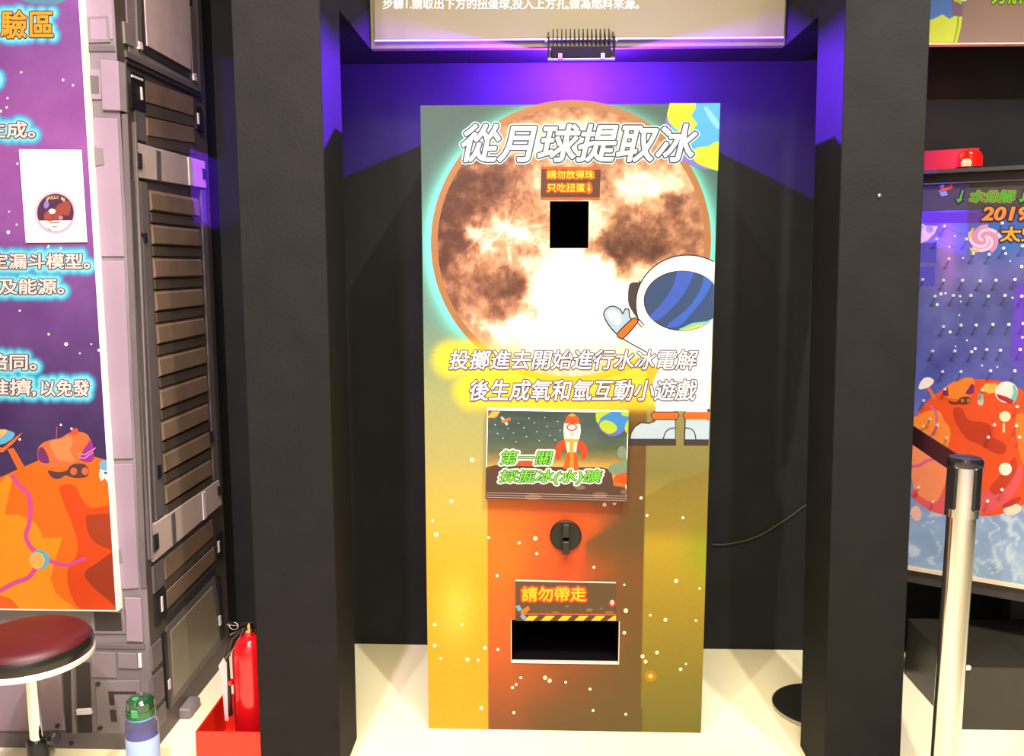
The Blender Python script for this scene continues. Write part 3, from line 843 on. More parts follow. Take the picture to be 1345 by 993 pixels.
# printed stars
dots(PK, 'star_print', [(620, 604, 3.2), (593, 658, 2.6), (568, 684, 2.2), (573, 702, 3.2), (642, 706, 2), (682, 713, 2), (703, 707, 3), (705, 727, 2.2), (780, 745, 2), (653, 756, 2.2), (794, 663, 2.6), (807, 661, 2.4), (842, 654, 2.2), (850, 677, 2), (897, 680, 2), (888, 763, 2.8), (919, 773, 1.8),
                        (571, 820, 2.6), (607, 820, 2), (571, 848, 2.6), (579, 865, 2), (614, 866, 2.8), (628, 867, 2), (637, 851, 2.8), (654, 853, 2.2), (632, 930, 2.8), (684, 890, 2), (678, 899, 2), (673, 903, 2.2), (716, 890, 2.8), (722, 894, 2.8), (743, 896, 1.9), (775, 905, 2), (675, 936, 2.2), (779, 933, 2), (822, 938, 2),
                        (822, 802, 3), (820, 831, 2.4), (844, 862, 2.8), (848, 869, 2.6), (854, 808, 1.8), (874, 814, 2.6), (914, 815, 1.8), (863, 857, 2.6), (894, 879, 2.4), (901, 872, 1.6), (820, 768, 1.6)], ink(255, 248, 214), kx, .0012)
PK.poly('star_glow_print', ell(854.5, 888, 8, 8), ink(248, 170, 24, .55), kx, .0010)
PK.poly('star_print', ell(854.5, 888, 3, 3), ink(255, 226, 110), kx, .0016)

# upper notice
ORG, YEL, BRN = ink(240, 96, 24), ink(255, 226, 40), ink(98, 62, 46)
un = PK.relief('notice_plate', [(711, 218.5), (789, 219.5), (787.5, 262), (710, 262)], .004 * LK, BRN, kx, base=.0004)
PK.polys('notice_border', [[(711, 218.5), (789, 219.5), (789, 223), (711, 222)], [(710, 259.5), (787.5, 259.5), (787.5, 262), (710, 262)]], ORG, un, .0046)
for body, r in (('請勿放彈珠', (719, 224, 780, 234.5)), ('只吃扭蛋', (719, 241.5, 768, 252))):
    PK.text('notice_lettering', body, r, [(.17, ORG), (.10, ink(228, 60, 20)), (.014, YEL)], un, .0048)
PK.poly('arrow_halo', catmull([(771, 240), (776, 240), (778.5, 250), (773.5, 255.5), (768.5, 250)], 4), ORG, un, .0048)
PK.polys('arrow', [[(772.6, 242), (774.6, 242), (774.6, 248), (772.6, 248)], [(771, 248), (776.2, 248), (773.6, 252.5)]], YEL, un, .0056)

# level sign: a thick board on the cabinet
LSQ = [(640, 537.5), (826, 541), (822, 661), (637.5, 655)]
TH = .028
PLV = Plane((0, YK - TH, 0), (0, -1, 0))
lv = PLV.relief('level_sign', LSQ, 0, mat('sign_core', (236, 226, 214), .5), kx, base=-TH + .0004)


def lvx(y): return 640 - 2.5 * (y - 537.5) / 118, 826 - 4 * (y - 541) / 120


def lvcol(x, y):
    c = stops(y, [(538, (64, 80, 74)), (575, (74, 96, 88)), (592, (100, 108, 78)), (612, (206, 158, 66)), (630, (236, 170, 60)), (645, (150, 90, 40)), (661, (90, 64, 50))])
    c = c + ((fbm(x / 40, y / 5, 4, 9) - .5) * 34)[:, None]
    return mixc(c, (250, 226, 150), np.exp(-(((x - 742) / 40) ** 2 + ((y - 618) / 12) ** 2)) * .6)


LVC = lambda p: clip(clip(clip(clip(p, LSQ[0], LSQ[1], (730, 600)), LSQ[1], LSQ[2], (730, 600)), LSQ[2], LSQ[3], (730, 600)), LSQ[3], LSQ[0], (730, 600))
V, Fc = [], []; nx, ny = 60, 44
for j in range(ny + 1):
    for i in range(nx + 1):
        u, v = .006 + .988 * i / nx, .012 + .982 * j / ny
        ax, ay = LSQ[0][0] + (LSQ[1][0] - LSQ[0][0]) * u, LSQ[0][1] + (LSQ[1][1] - LSQ[0][1]) * u
        bx, by = LSQ[3][0] + (LSQ[2][0] - LSQ[3][0]) * u, LSQ[3][1] + (LSQ[2][1] - LSQ[3][1]) * u
        V.append(PLV.at(ax + (bx - ax) * v, ay + (by - ay) * v, .0002))
for j in range(ny):
    for i in range(nx): k = j * (nx + 1) + i; Fc.append((k, k + 1, k + nx + 2, k + nx + 1))
me = bpy.data.meshes.new('sign_print'); me.from_pydata(V, [], Fc); x, y = projn(np.array(V)); paint(me, lin(np.clip(lvcol(x, y), 0, 255))); link('sign_print', me, PRINT, lv)


def lp(name, pts, c, lift, smooth=0, outline=None, ow=1.0):
    if smooth: pts = catmull(pts, smooth)
    PLV.poly(name, LVC(pts), ink(*c), lv, lift)
    if outline: PLV.stroke(name + '_outline', [pts], ow, ink(*outline), lv, lift + .0003, closed=True)


lp('ground_print', [(638, 614), (650, 611), (690, 612), (720, 613), (790, 614), (803, 617), (806, 638), (822, 641), (822, 661), (637, 655)], (92, 64, 52), .0010)
lp('hill_print', [(676, 613), (684, 606), (698, 606), (704, 614)], (222, 84, 28), .0009, smooth=3)
lp('hill_print', [(806, 628), (814, 622), (830, 621), (830, 636), (808, 634)], (226, 92, 28), .0012, smooth=3)
for c in ((817, 594, 6, 8), (811, 616, 12, 8), (822, 612, 9, 9)): lp('bush_print', ell(*c), (132, 158, 128), .0011)
for c in ((762, 640, 7, 3), (788, 650, 10, 4), (700, 653, 11, 4), (820, 646, 5, 3)): lp('crater_print', ell(*c), (140, 106, 90), .0013)
lp('earth_print', ell(805, 545, 22, 28, rot=0, n=48), (128, 108, 214), .0012)
lp('ocean_print', ell(807, 542, 21, 26, n=48), (66, 146, 226), .0014)
for pts in ([(788, 556), (796, 552), (808, 557), (810, 565), (800, 570), (790, 564)], [(783, 542), (790, 540), (802, 541), (790, 548), (786, 556), (783, 552)], [(816, 540), (828, 540), (828, 546), (818, 546)], [(822, 556), (828, 552), (828, 570), (821, 566)]): lp('land_print', pts, (190, 216, 56), .0017, smooth=4)
dots(PLV, 'star_print', [(647 + 13.7 * i % 120, 546 + (i * 29.3) % 36, .8) for i in range(26)], ink(236, 240, 226), lv, .0010, n=6)
lp('planet_print', ell(648.5, 544.5, 6, 4.6, -15), (240, 158, 50), .0013); lp('planet_ring_print', ell(648.5, 544.5, 9, 2.2, -25), (244, 190, 90), .0014)
lp('satellite_print', [(658, 553), (670, 548), (671, 552), (660, 556)], (238, 120, 44), .0014)
lp('satellite_wing_print', [(657, 548), (660, 547), (668, 557), (665, 559)], (170, 214, 236), .0013)
lp('rocket_fin_print', [(741, 578), (734, 581), (729, 590), (730, 602), (736, 603), (737, 592), (744, 588)], (226, 76, 28), .0013, smooth=4)
lp('rocket_fin_print', [(760, 579), (768, 583), (772, 592), (769, 602), (764, 603), (763, 592), (756, 588)], (226, 76, 28), .0013, smooth=4)
lp('rocket_flame_print', [(744, 594), (758, 595), (760, 617), (740, 616)], (236, 98, 30), .0014)
lp('rocket_flame_print', [(749, 594), (753, 594), (754, 616), (748, 616)], (248, 150, 44), .0016)
lp('rocket_skirt_print', [(741, 576), (760, 577), (756, 594), (745, 594)], (246, 178, 60), .0016)
lp('rocket_skirt_print', [(743, 581), (748, 581), (748, 594), (745, 594)], (252, 246, 236), .0018); lp('rocket_skirt_print', [(754, 581), (758, 581), (757, 594), (753, 594)], (252, 246, 236), .0018)
lp('rocket_body_print', [(741, 556), (762, 557), (763, 566), (761, 577), (741, 576), (740, 566)], (252, 244, 234), .0018)
lp('rocket_nose_print', [(741, 556), (744, 548), (748, 544), (751.5, 543), (756, 545), (760, 549), (762, 557)], (234, 92, 32), .0020)
lp('rocket_tip_print', [(746, 546), (751.5, 542.6), (757, 546), (752, 547)], (246, 170, 50), .0022)
lp('porthole_print', ell(751, 561, 7, 5), (196, 66, 56), .0022); lp('porthole_glass_print', ell(751, 561, 5, 3.4), (252, 248, 240), .0024); lp('porthole_print', ell(751, 570, 3, 2), (232, 196, 180), .0022)
GRN = ink(132, 232, 66); GDK = ink(40, 84, 40); WHI = ink(252, 255, 248)
PLV.text('level_lettering', '第一關', (657, 592, 726, 610), [(.16, WHI), (.055, GDK), (.010, GRN)], lv, .0034, shear=.2)
PLV.text('level_lettering', '採掘冰(水)礦', (656, 617, 791, 636), [(.16, WHI), (.055, GDK), (.010, GRN)], lv, .0034, shear=.2)
PLV.stroke('edge_line_print', [[(638.5, y), (822, y + 4.5)] for y in (647, 650, 653)], .7, ink(206, 176, 160), lv, .0016)

# turn knob
kc = PK.at(743, 703); KR = .0475
obj('knob_disc', lathe(bmesh.new(), (kc.x, YK, kc.z), [(0, 0), (KR, 0), (KR, -.008), (KR - .003, -.011), (0, -.011)], 48, (0, 1, 0)), mat('knob_black', (30, 27, 24), .4, spec=.3), kx, True)
bm = B((kc.x - .010, YK - .034, kc.z + .002), (kc.x + .010, YK - .0105, kc.z + .043), .002); kb = obj('knob_grip', bm, mat('knob_grip', (40, 36, 30), .4, spec=.3), kx)
obj('knob_grip', B((kc.x - .010, YK - .034, kc.z - .050), (kc.x + .010, YK - .0105, kc.z - .010), .002), mat('knob_grip'), kx)
obj('knob_hub', B((kc.x - .008, YK - .022, kc.z - .010), (kc.x + .008, YK - .0105, kc.z + .002)), DARK, kx)

# lower notice
ln = PK.relief('notice_plate', [(677, 763), (809, 766), (809, 815.3), (677, 815.3)], .005 * LK, ink(104, 78, 50), kx, base=.0004)
PK.polys('notice_edge', [[(677, 761), (809, 764), (809, 766), (677, 763)]], ink(250, 240, 224), ln, .0052)
PK.text('notice_lettering', '請勿帶走', (686, 771, 769, 789), [(.15, ink(236, 60, 24)), (.10, ORG), (.016, YEL)], ln, .0056)
PK.poly('stripe_ground', [(677, 806), (809, 807), (809, 815), (677, 815)], ink(96, 70, 38), ln, .0054)
PK.poly('warning_line', [(690, 805), (809, 806), (809, 808), (690, 807)], ink(238, 90, 30), ln, .0057)
PK.polys('warning_stripe', [[(a + 7, 808.5), (a + 19, 808.5), (a + 12, 815), (a, 815)] for a in (688, 710, 732, 754, 776)] + [[(797, 815), (806, 808.5), (809, 808.5), (809, 815)]], ink(255, 214, 50), ln, .0058)
PK.poly('satellite_print', [(684, 802), (690, 798), (694, 795), (696, 800), (690, 806), (684, 808)], ink(244, 130, 34), ln, .0062)
PK.polys('satellite_wing_print', [[(677, 796), (682, 794), (686, 800), (681, 803)], [(683, 809), (688, 806), (692, 811), (687, 814)]], ink(120, 180, 226), ln, .0060)
for c in ((745, 796, 3, 1.4), (774, 801, 4.5, 2.4), (790, 799, 2, 1.2), (800, 804, 6, 1.8), (730, 804, 5, 1.4)): PK.poly('crater_print', ell(*c), ink(142, 118, 88), ln, .0054)
PK.poly('balloon_print', ell(804, 792, 4.4, 5), ink(216, 70, 56), ln, .0056); PK.poly('balloon_shine_print', ell(804, 791, 2.4, 3.4), ink(252, 226, 220), ln, .0060)

# ------------------------------------------------------------------ poster on the mural wall
YPO = YF - .032
PP = Plane((0, YPO, 0), (0, -1, 0))
pxr = PP.at(130, 400).x; pzb = PP.at(60, 802).z
po = thing('exhibit_poster', (pxr - .35, YPO, pzb), 'purple space poster with glowing text and an orange planet, above the stool', 'poster')
obj('board', B((pxr - .75, YPO + .0008, pzb), (pxr, YF - .001, 2.605), 0), mat('foam_board', (250, 244, 236), .5), po)
CYG, TXW, TXD = ink(96, 226, 246), ink(255, 240, 226), ink(110, 76, 92)
TX = []
for body, r in (('驗區', (2, 14, 70, 50)),):
    TX += PP.text('heading_lettering', body, r, [(.055, ink(92, 46, 60)), (.02, ink(248, 172, 48))], po, .0030)
for body, r in (('生成。', (-18, 160, 46, 181)), ('定漏斗模型。', (-12, 333, 118, 353)), ('及能源。', (-1, 366, 84, 386)), ('陪同。', (-14, 465, 48, 486)), ('推擠,', (-16, 498, 47, 520)), ('以免發', (54, 499, 117, 520))):
    TX += PP.text('lettering', body, r, [(.075, TXD), (.02, TXW)], po, .0030)
TX += [(-2, 100), (-1, 105), (-3, 110)]


def pcol(x, y):
    c = stops(y, [(-60, (150, 96, 168)), (60, (136, 82, 156)), (180, (166, 98, 176)), (300, (150, 90, 168)), (420, (112, 72, 140)), (520, (84, 56, 112)), (600, (62, 46, 92)), (800, (62, 46, 92))])
    c = c + ((fbm(x / 50, y / 50, 4, 2) - .5) * 26)[:, None]
    d_ = neardist(TX, x, y)
    c = mixc(c, (70, 214, 244), 1 - ss(4.5, 13, d_))
    return mixc(c, (190, 246, 252), (1 - ss(2.5, 7, d_)) * .7)


# printed sheet on the board (true rectangle, a narrow white edge stays free)
def wall_sheet(plane, name, x0, x1, z0, z1, yy, nx, ny, cf, m, parent):
    us, vs = np.linspace(x0, x1, nx + 1), np.linspace(z0, z1, ny + 1)
    g = np.stack(np.meshgrid(us, vs), -1).reshape(-1, 2); P = np.stack([g[:, 0], np.full(len(g), yy), g[:, 1]], 1)
    Fc = [(j * (nx + 1) + i, j * (nx + 1) + i + 1, (j + 1) * (nx + 1) + i + 1, (j + 1) * (nx + 1) + i) for j in range(ny) for i in range(nx)]
    me = bpy.data.meshes.new(name); me.from_pydata(P.tolist(), [], Fc); x, y = projn(P); paint(me, lin(np.clip(cf(x, y), 0, 255)))
    return link(name, me, m, parent)


PXI, PZI = pxr - .005, pzb + .005
wall_sheet(PP, 'poster_print', pxr - .745, PXI, PZI, 2.60, YPO - .0002, 180, 520, pcol, PRINT, po)
e0, e1 = proj((PXI, YPO, 2.2)), proj((PXI, YPO, PZI)); e2 = proj((PXI - .4, YPO, PZI))


def pp(name, pts, c, lift, smooth=0, outline=None):
    if smooth: pts = catmull(pts, smooth)
    pts = clip(clip(pts, e0, e1, (0, 400)), e1, e2, (0, 400))
    return PP.poly(name, pts, ink(*c), po, lift)


pp('spaceship_print', [(24, -8), (90, -12), (84, 2), (68, 6), (48, 5), (32, 2)], (96, 148, 170), .001, 3)
pp('planet_print', [(-250, 800), (-190, 720), (-110, 668), (-40, 640), (-2, 628), (20, 618), (50, 605), (90, 600), (125, 600), (165, 612), (165, 830), (-250, 830)], (252, 116, 24), .0010)
pp('terrain_print', [(-90, 690), (-20, 655), (10, 624), (16, 630), (6, 676), (24, 676), (46, 686), (56, 702), (54, 706), (82, 706), (74, 730), (66, 760), (74, 780), (104, 803), (104, 830), (-90, 830)], (255, 156, 28), .0014, 0)
pp('terrain_print', [(78, 640), (88, 636), (100, 640), (108, 656), (122, 668), (165, 674), (165, 830), (130, 815), (98, 792), (88, 752), (100, 730), (102, 712), (94, 686), (82, 656)], (232, 78, 24), .0014, 3)
pp('crater_print', [(113, 680), (122, 676), (165, 678), (165, 722), (135, 718), (118, 704)], (176, 66, 34), .0018, 3)
pp('crater_print', [(112, 752), (124, 742), (165, 722), (165, 800), (140, 786), (116, 764)], (164, 62, 34), .0018, 3)
pp('terrain_print', [(-60, 785), (0, 782), (20, 792), (26, 806), (20, 820), (-60, 820)], (238, 104, 28), .0018, 3)
PP.stroke('river_print', [catmull([(16, 624), (24, 636), (38, 650), (40, 672), (38, 690), (34, 704), (40, 718), (47, 726), (48, 742), (38, 758), (18, 766), (0, 776), (-12, 780)], 5, False)], 6, ink(224, 84, 154), po, .0022)
PP.stroke('river_print', [catmull([(62, 735), (76, 740), (90, 742), (104, 736), (114, 733)], 5, False)], 5, ink(224, 84, 154), po, .0022)
pp('dome_print', ell(52, 735, 13, 13), (104, 188, 222), .0026); pp('dome_print', ell(49, 736, 10, 11), (250, 190, 96), .0029)
# lamp-like antenna
pp('antenna_mast_print', [(10, 590), (18, 588), (33, 614), (24, 618)], (240, 112, 36), .0022)
pp('antenna_dish_print', [(-20, 584), (4, 588), (26, 570), (30, 568), (18, 582), (4, 594), (-20, 594)], (240, 120, 40), .0022)
pp('antenna_dome_print', [(-20, 566), (0, 564), (14, 566), (20, 571), (8, 582), (-20, 586)], (110, 190, 224), .0024, 2)
pp('antenna_dome_print', [(-20, 566), (0, 564), (10, 565), (2, 574), (-20, 580)], (246, 196, 110), .0027, 2)
# rover
pp('rover_stripe_print', [(100, 600), (108, 590), (118, 576), (122, 584), (124, 600), (118, 607), (108, 605)], (166, 52, 150), .0022, 3)
for a_ in ((104, 601, 118, 594), (102, 596, 122, 588)): PP.stroke('rover_stripe_line', [[(a_[0], a_[1]), ((a_[0] + a_[2]) / 2, a_[1] + 1), (a_[2] + 4, a_[3])]], 1.4, ink(226, 160, 222), po, .0026)
pp('rover_body_print', [(50, 590), (56, 582), (66, 578), (80, 575), (88, 570), (94, 568), (104, 567), (114, 570), (118, 578), (110, 590), (104, 604), (96, 612), (84, 614), (66, 614), (54, 612), (50, 602)], (240, 118, 62), .0024, 3)
pp('rover_shade_print', [(66, 580), (82, 576), (92, 572), (96, 580), (92, 592), (98, 606), (76, 604), (70, 594)], (250, 146, 88), .0027, 3)
pp('rover_window_print', [(51, 590), (56, 587), (62, 596), (65, 608), (54, 607), (50, 600)], (122, 54, 110), .0027, 2)
pp('rover_wheel_print', [(63, 618), (76, 620), (88, 618), (92, 612), (100, 609), (112, 610), (117, 618), (114, 626), (102, 628), (92, 626), (86, 624), (80, 628), (70, 628)], (92, 62, 70), .0028, 3)
for x in (97, 112): pp('rover_hub_print', ell(x, 619, 4.5, 5), (222, 110, 62), .0032)
PP.stroke('rover_mast_print', [[(74, 578), (75, 560)]], 1.2, ink(190, 90, 110), po, .0024)
pp('rover_hatch_print', [(90, 572), (96, 563), (102, 562), (104, 570)], (220, 92, 50), .0028)
# small figure at the poster edge
pp('figure_print', [(133, 610), (130, 624), (133, 632), (138, 628), (142, 634), (150, 630), (150, 606)], (250, 240, 236), .0024)
pp('figure_visor_print', ell(138, 611, 7, 7), (112, 190, 222), .0028); pp('figure_badge_print', ell(139, 621, 2.4, 1.6), (150, 60, 150), .0028)
dots(PP, 'star_print', [(28, 95, 1.6), (83, 105, 1.8), (96, 112, 1.6), (10, 129, 1.6), (9, 141, 1.8), (1, 146, 2), (23, 215, 1.6), (12, 278, 1.4), (22, 295, 1.5), (11, 305, 2.6), (64, 323, 1.3), (80, 326, 1.4), (63, 325, 1.3), (26, 408, 1.6), (64, 439, 1.6), (87, 452, 2.6), (120, 452, 1.2), (105, 464, 1.2), (80, 558, 1.6), (26, 577, 1.8), (47, 476, 1.8), (94, 563, 1.6), (130, 460, 2)], ink(252, 240, 250), po, .0012, 10)

# paper card with the round mission patch, taped on the poster
PC = Plane((0, YPO - .004, 0), (0, -1, 0))
CQ = [(25, 196), (107, 197), (114.5, 318), (34, 318.5)]
ctr = PC.at(70, 318)
cd = thing('paper_card', (ctr.x, YPO - .004, ctr.z), 'white paper card with a round eagle patch, taped onto the purple poster', 'paper card')
PC.relief('card', CQ, .0003, mat('white_paper', (252, 250, 248), .6), cd, base=-.0008)
PC.poly('patch_border', ell(73, 279.5, 27, 28, n=48), ink(232, 202, 218), cd, .0014)
PC.poly('patch_field', ell(73, 279.5, 24, 25, n=48), ink(92, 56, 84), cd, .0018)
PC.poly('moon_ground_print', clip(ell(73, 279.5, 23.6, 24.6, n=48), (0, 290), (150, 289), (73, 300)), ink(246, 238, 238), cd, .0022)
PC.poly('eagle_wing_print', catmull([(72, 276), (78, 268), (90, 264), (93, 272), (90, 283), (80, 282), (76, 288), (70, 287)], 4), ink(166, 82, 70), cd, .0022)
PC.poly('eagle_wing_print', catmull([(62, 277), (67, 279), (69, 290), (60, 289), (58, 283)], 4), ink(176, 84, 70), cd, .0022)
PC.poly('eagle_head_print', catmull([(64, 277), (68, 274), (73, 276), (72, 280), (67, 281)], 4), ink(250, 246, 240), cd, .0026)
PC.poly('earth_print', ell(61, 269, 3.4, 5, 10), ink(150, 140, 226), cd, .0022)
PC.poly('lander_print', ell(80, 286, 3, 3), ink(196, 140, 158), cd, .0026)
PC.polys('shadow_marks_print', [[(65, 292), (78, 291), (78, 293), (66, 293.5)], [(69, 297), (75, 297), (75, 298.5), (69, 298.5)], [(60, 298), (68, 302), (66, 303)]], ink(180, 150, 160), cd, .0026)
word = 'APOLLO 11'
for i, ch in enumerate(word):
    if ch == ' ': continue
    a_ = math.radians(-90 + (i - (len(word) - 1) / 2) * 8.6); xx, yy = 73 + 20.0 * math.cos(a_), 279.5 + 20.6 * math.sin(a_)
    PC.text('patch_lettering', ch, (xx - 1.35, yy - 2, xx + 1.35, yy + 2) if ch != '1' else (xx - .7, yy - 2, xx + .7, yy + 2), [(.03, ink(244, 206, 150))], cd, .0028)

# ------------------------------------------------------------------ stool
SX, SY = hit(40, 860, 1, 2.16).x, 2.16
rs = .148
seat_z = hit(60, 803, 1, SY + rs * .9).z
st = thing('round_stool', (SX, SY, 0), 'round swivel stool with dark red padded seat and chrome column', 'stool')
zc = seat_z
obj('seat_pad', lathe(bmesh.new(), (SX, SY, zc), [(0, .0), (rs * .5, -.0015), (rs * .86, -.007), (rs * .97, -.016), (rs, -.026)], 56), mat('dark_red_vinyl', (80, 15, 20), .5, var=.12, scale=5, bump=.1), st, True)
obj('seat_side', lathe(bmesh.new(), (SX, SY, zc), [(rs, -.024), (rs + .004, -.030), (rs + .006, -.045), (rs + .003, -.060), (rs - .01, -.064), (0, -.064)], 56), mat('black_vinyl', (30, 28, 24), .28), st, True)
obj('seat_ring', lathe(bmesh.new(), (SX, SY, zc), [(rs + .004, -.058), (rs + .008, -.062), (rs + .008, -.072), (rs + .002, -.076), (rs - .02, -.077), (0, -.077)], 56), mat('white_ring', (236, 230, 216), .3, .3), st, True)
zk = hit(43, 972, 1, SY).z
obj('column', lathe(bmesh.new(), (SX, SY, 0), [(.0165, zk - .01), (.0165, zc - .07), (0, zc - .07)], 24), CHROME, st, True)
obj('collar', lathe(bmesh.new(), (SX, SY, 0), [(.026, .06), (.027, zk - .004), (.024, zk + .002), (.0, zk + .002)], 24), BPLAST, st, True)
kn = hit(72, 968, 1, SY)
obj('height_knob', lathe(bmesh.new(), (kn.x, SY - .006, kn.z), [(0, -.012), (.016, -.012), (.019, -.006), (.019, .006), (.016, .012), (0, .012)], 10, (1, -.2, 0)), BPLAST, st)
obj('knob_stem', tube(bmesh.new(), [(SX + .02, SY - .003, kn.z), (kn.x, SY - .006, kn.z)], .006), BPLAST, st)
LEGM = mat('stool_leg', (176, 166, 140), .35, .5)
for k in range(5):
    a_ = math.radians(42 + 72 * k); dx, dy = math.cos(a_), math.sin(a_); n_ = Vector((-dy, dx, 0))
    bm = bmesh.new(); prof = [(.02, .10, .018), (.12, .078, .017), (.215, .045, .015)]
    rr_ = []
    for r, z, w in prof:
        c = Vector((SX + dx * r, SY + dy * r, z))
        rr_.append([bm.verts.new(c + n_ * w), bm.verts.new(c - n_ * w), bm.verts.new(c - n_ * w - Vector((0, 0, .02))), bm.verts.new(c + n_ * w - Vector((0, 0, .02)))])
    for a, b in zip(rr_, rr_[1:]):
        for i in range(4): bm.faces.new((a[i], a[(i + 1) % 4], b[(i + 1) % 4], b[i]))
    bm.faces.new(rr_[0]); bm.faces.new(rr_[-1][::-1])
    lg = obj('leg', bm, LEGM, st)
    obj('glide', lathe(bmesh.new(), (SX + dx * .20, SY + dy * .20, 0), [(0, 0), (.016, 0), (.016, .012), (.007, .016), (.006, .03), (0, .03)], 14), BPLAST, lg)
obj('hub', lathe(bmesh.new(), (SX, SY, 0), [(.0, .066), (.034, .07), (.036, .105), (.028, .112), (0, .112)], 20), BPLAST, st)

# ------------------------------------------------------------------ water bottle
bz = .245
bc = hit(184, 915, 2, bz); BX, BY = bc.x, bc.y
R_ = .0435
bt = thing('water_bottle', (BX, BY, 0), 'clear plastic water bottle with green lid standing on the floor beside the mural', 'bottle')
CLR = mat('clear_plastic', (196, 196, 232), .08, trans=.9, var=0)
obj('shell', lathe(bmesh.new(), (BX, BY, 0), [(0, .002), (R_ * .8, .0), (R_, .008), (R_, bz - .075), (R_ * .96, bz - .066), (R_ * .86, bz - .060), (R_ * .84, bz - .052), (R_ * .78, bz - .052), (R_ * .79, bz - .062), (R_ - .003, bz - .075), (R_ - .003, .010), (0, .008)], 36), CLR, bt, True)
obj('drink', lathe(bmesh.new(), (BX, BY, 0), [(0, .011), (R_ - .005, .011), (R_ - .005, bz - .100), (0, bz - .100)], 32), mat('violet_drink', (92, 82, 190), .2, var=.03), bt, True)
obj('sleeve', lathe(bmesh.new(), (BX, BY, 0), [(R_ + .0006, .02), (R_ + .0012, .021), (R_ + .0012, bz - .112), (R_ + .0006, bz - .111)], 36), mat('pale_blue_sleeve', (156, 182, 226), .4), bt, True)
obj('neck_ring', lathe(bmesh.new(), (BX, BY, 0), [(R_ * .86, bz - .058), (R_ * .90, bz - .057), (R_ * .90, bz - .053), (R_ * .84, bz - .0525)], 32), mat('blue_ring', (96, 160, 214), .3), bt, True)
GL = mat('green_lid', (28, 98, 52), .15, var=.1, coat=.5)
ld = obj('lid', lathe(bmesh.new(), (BX, BY, 0), [(0, bz - .0520), (R_ * .90, bz - .0520), (R_ * .92, bz - .048), (R_ * .92, bz - .034), (R_ * .86, bz - .033), (0, bz - .033)], 36), GL, bt, True)
obj('lid_dome', lathe(bmesh.new(), (BX, BY, 0), [(R_ * .86, bz - .034), (R_ * .88, bz - .026), (R_ * .84, bz - .010), (R_ * .66, bz - .002), (R_ * .3, bz), (0, bz)], 36), mat('green_glass_dome', (20, 70, 40), .06, coat=1), bt, True)
obj('lid_button', lathe(bmesh.new(), (BX - .008, BY - .012, bz - .003), [(0, .004), (.009, .004), (.010, 0)], 18), mat('green_button', (60, 150, 84), .3), bt, True)
obj('lid_latch', B((BX - .010, BY - R_ * .97, bz - .044), (BX + .010, BY - R_ * .84, bz - .020), .003), mat('green_button'), bt)

# ------------------------------------------------------------------ fire extinguisher in its red tray
hb = .12
f0 = hit(256.5, 961, 2, hb); b0 = hit(293, 911, 2, hb)
RX0, RX1, RY0, RY1 = f0.x, -.794, f0.y, b0.y
REDB = mat('red_painted_metal', (222, 42, 22), .4, var=.06, scale=6)
tr = base_obj('extinguisher_tray', B((RX0, RY0, 0), (RX1, RY1, .006)), REDB)
tag(tr, 'open red metal tray on the floor holding the extinguisher', 'tray'); WL[tr.name] = Vector(tr.location)
for lo, hi in (((RX0, RY0, .006), (RX1, RY0 + .005, hb)), ((RX0, RY1 - .005, .006), (RX1, RY1, hb)), ((RX0, RY0 + .005, .006), (RX0 + .005, RY1 - .005, hb)), ((RX1 - .005, RY0 + .005, .006), (RX1, RY1 - .005, hb))):
    obj('side_panel', B(lo, hi), REDB, tr)
EY = (RY0 + RY1) / 2; EX = hit(328, 830, 1, EY).x
ER = min(.0605, RX1 - .006 - EX)
ez = hit(328, 826, 1, EY).z
ex = thing('fire_extinguisher', (EX, EY, .006), 'red fire extinguisher standing in the red tray behind the post', 'extinguisher')
RED = mat('red_gloss', (206, 18, 24), .18, var=.04, coat=.4)
obj('cylinder', lathe(bmesh.new(), (EX, EY, .006), [(0, 0), (ER * .9, 0), (ER, .012), (ER, ez - .085), (ER * .95, ez - .062), (ER * .78, ez - .040), (ER * .5, ez - .026), (ER * .34, ez - .022), (ER * .34, ez - .012), (0, ez - .012)], 40), RED, ex, True)
GOLD = mat('brass', (206, 172, 110), .25, 1)
obj('valve', lathe(bmesh.new(), (EX, EY, ez - .012), [(.017, 0), (.017, .012), (.012, .016), (.012, .034), (0, .034)], 16), GOLD, ex, True)
obj('handle', tube(bmesh.new(), [(EX + .01, EY, ez + .018), (EX - .02, EY - .02, ez + .022), (EX - .05, EY - .045, ez + .036)], .005), CHROME, ex)
obj('handle', tube(bmesh.new(), [(EX + .01, EY, ez + .006), (EX - .02, EY - .02, ez + .004), (EX - .045, EY - .04, ez - .002)], .004), BPLAST, ex)
ring = [(EX - .035 + .013 * math.cos(t), EY - .03, ez + .022 + .011 * math.sin(t)) for t in np.linspace(0, 2 * math.pi, 17)]
obj('pin_ring', tube(bmesh.new(), ring, .0016, 6), CHROME, ex)
hose = [(EX - .012, EY - .01, ez + .01), (EX - .045, EY - .02, ez - .02), (EX - ER - .012, EY - .02, ez - .08), (EX - ER - .010, EY - .02, ez - .17), (EX - ER - .008, EY - .02, ez - .26)]
obj('hose', tube(bmesh.new(), hose, .0075), BPLAST, ex)
obj('hose_clip', B((EX - ER - .016, EY - .03, ez - .165), (EX - ER + .004, EY - .01, ez - .150), .002), RED, ex)
pt = [(-.004, -.075), (-.020, -.100), (-.013, -.14), (-.008, -.27), (.002, -.27), (.004, -.09)]
bm = bmesh.new(); a = [bm.verts.new((EX - ER - .012 + x, EY - .034, ez + z)) for x, z in pt]; b = [bm.verts.new((EX - ER - .012 + x, EY - .033, ez + z)) for x, z in pt]
bm.faces.new(a); bm.faces.new(b[::-1])
for i in range(6): bm.faces.new((a[i], a[(i + 1) % 6], b[(i + 1) % 6], b[i]))
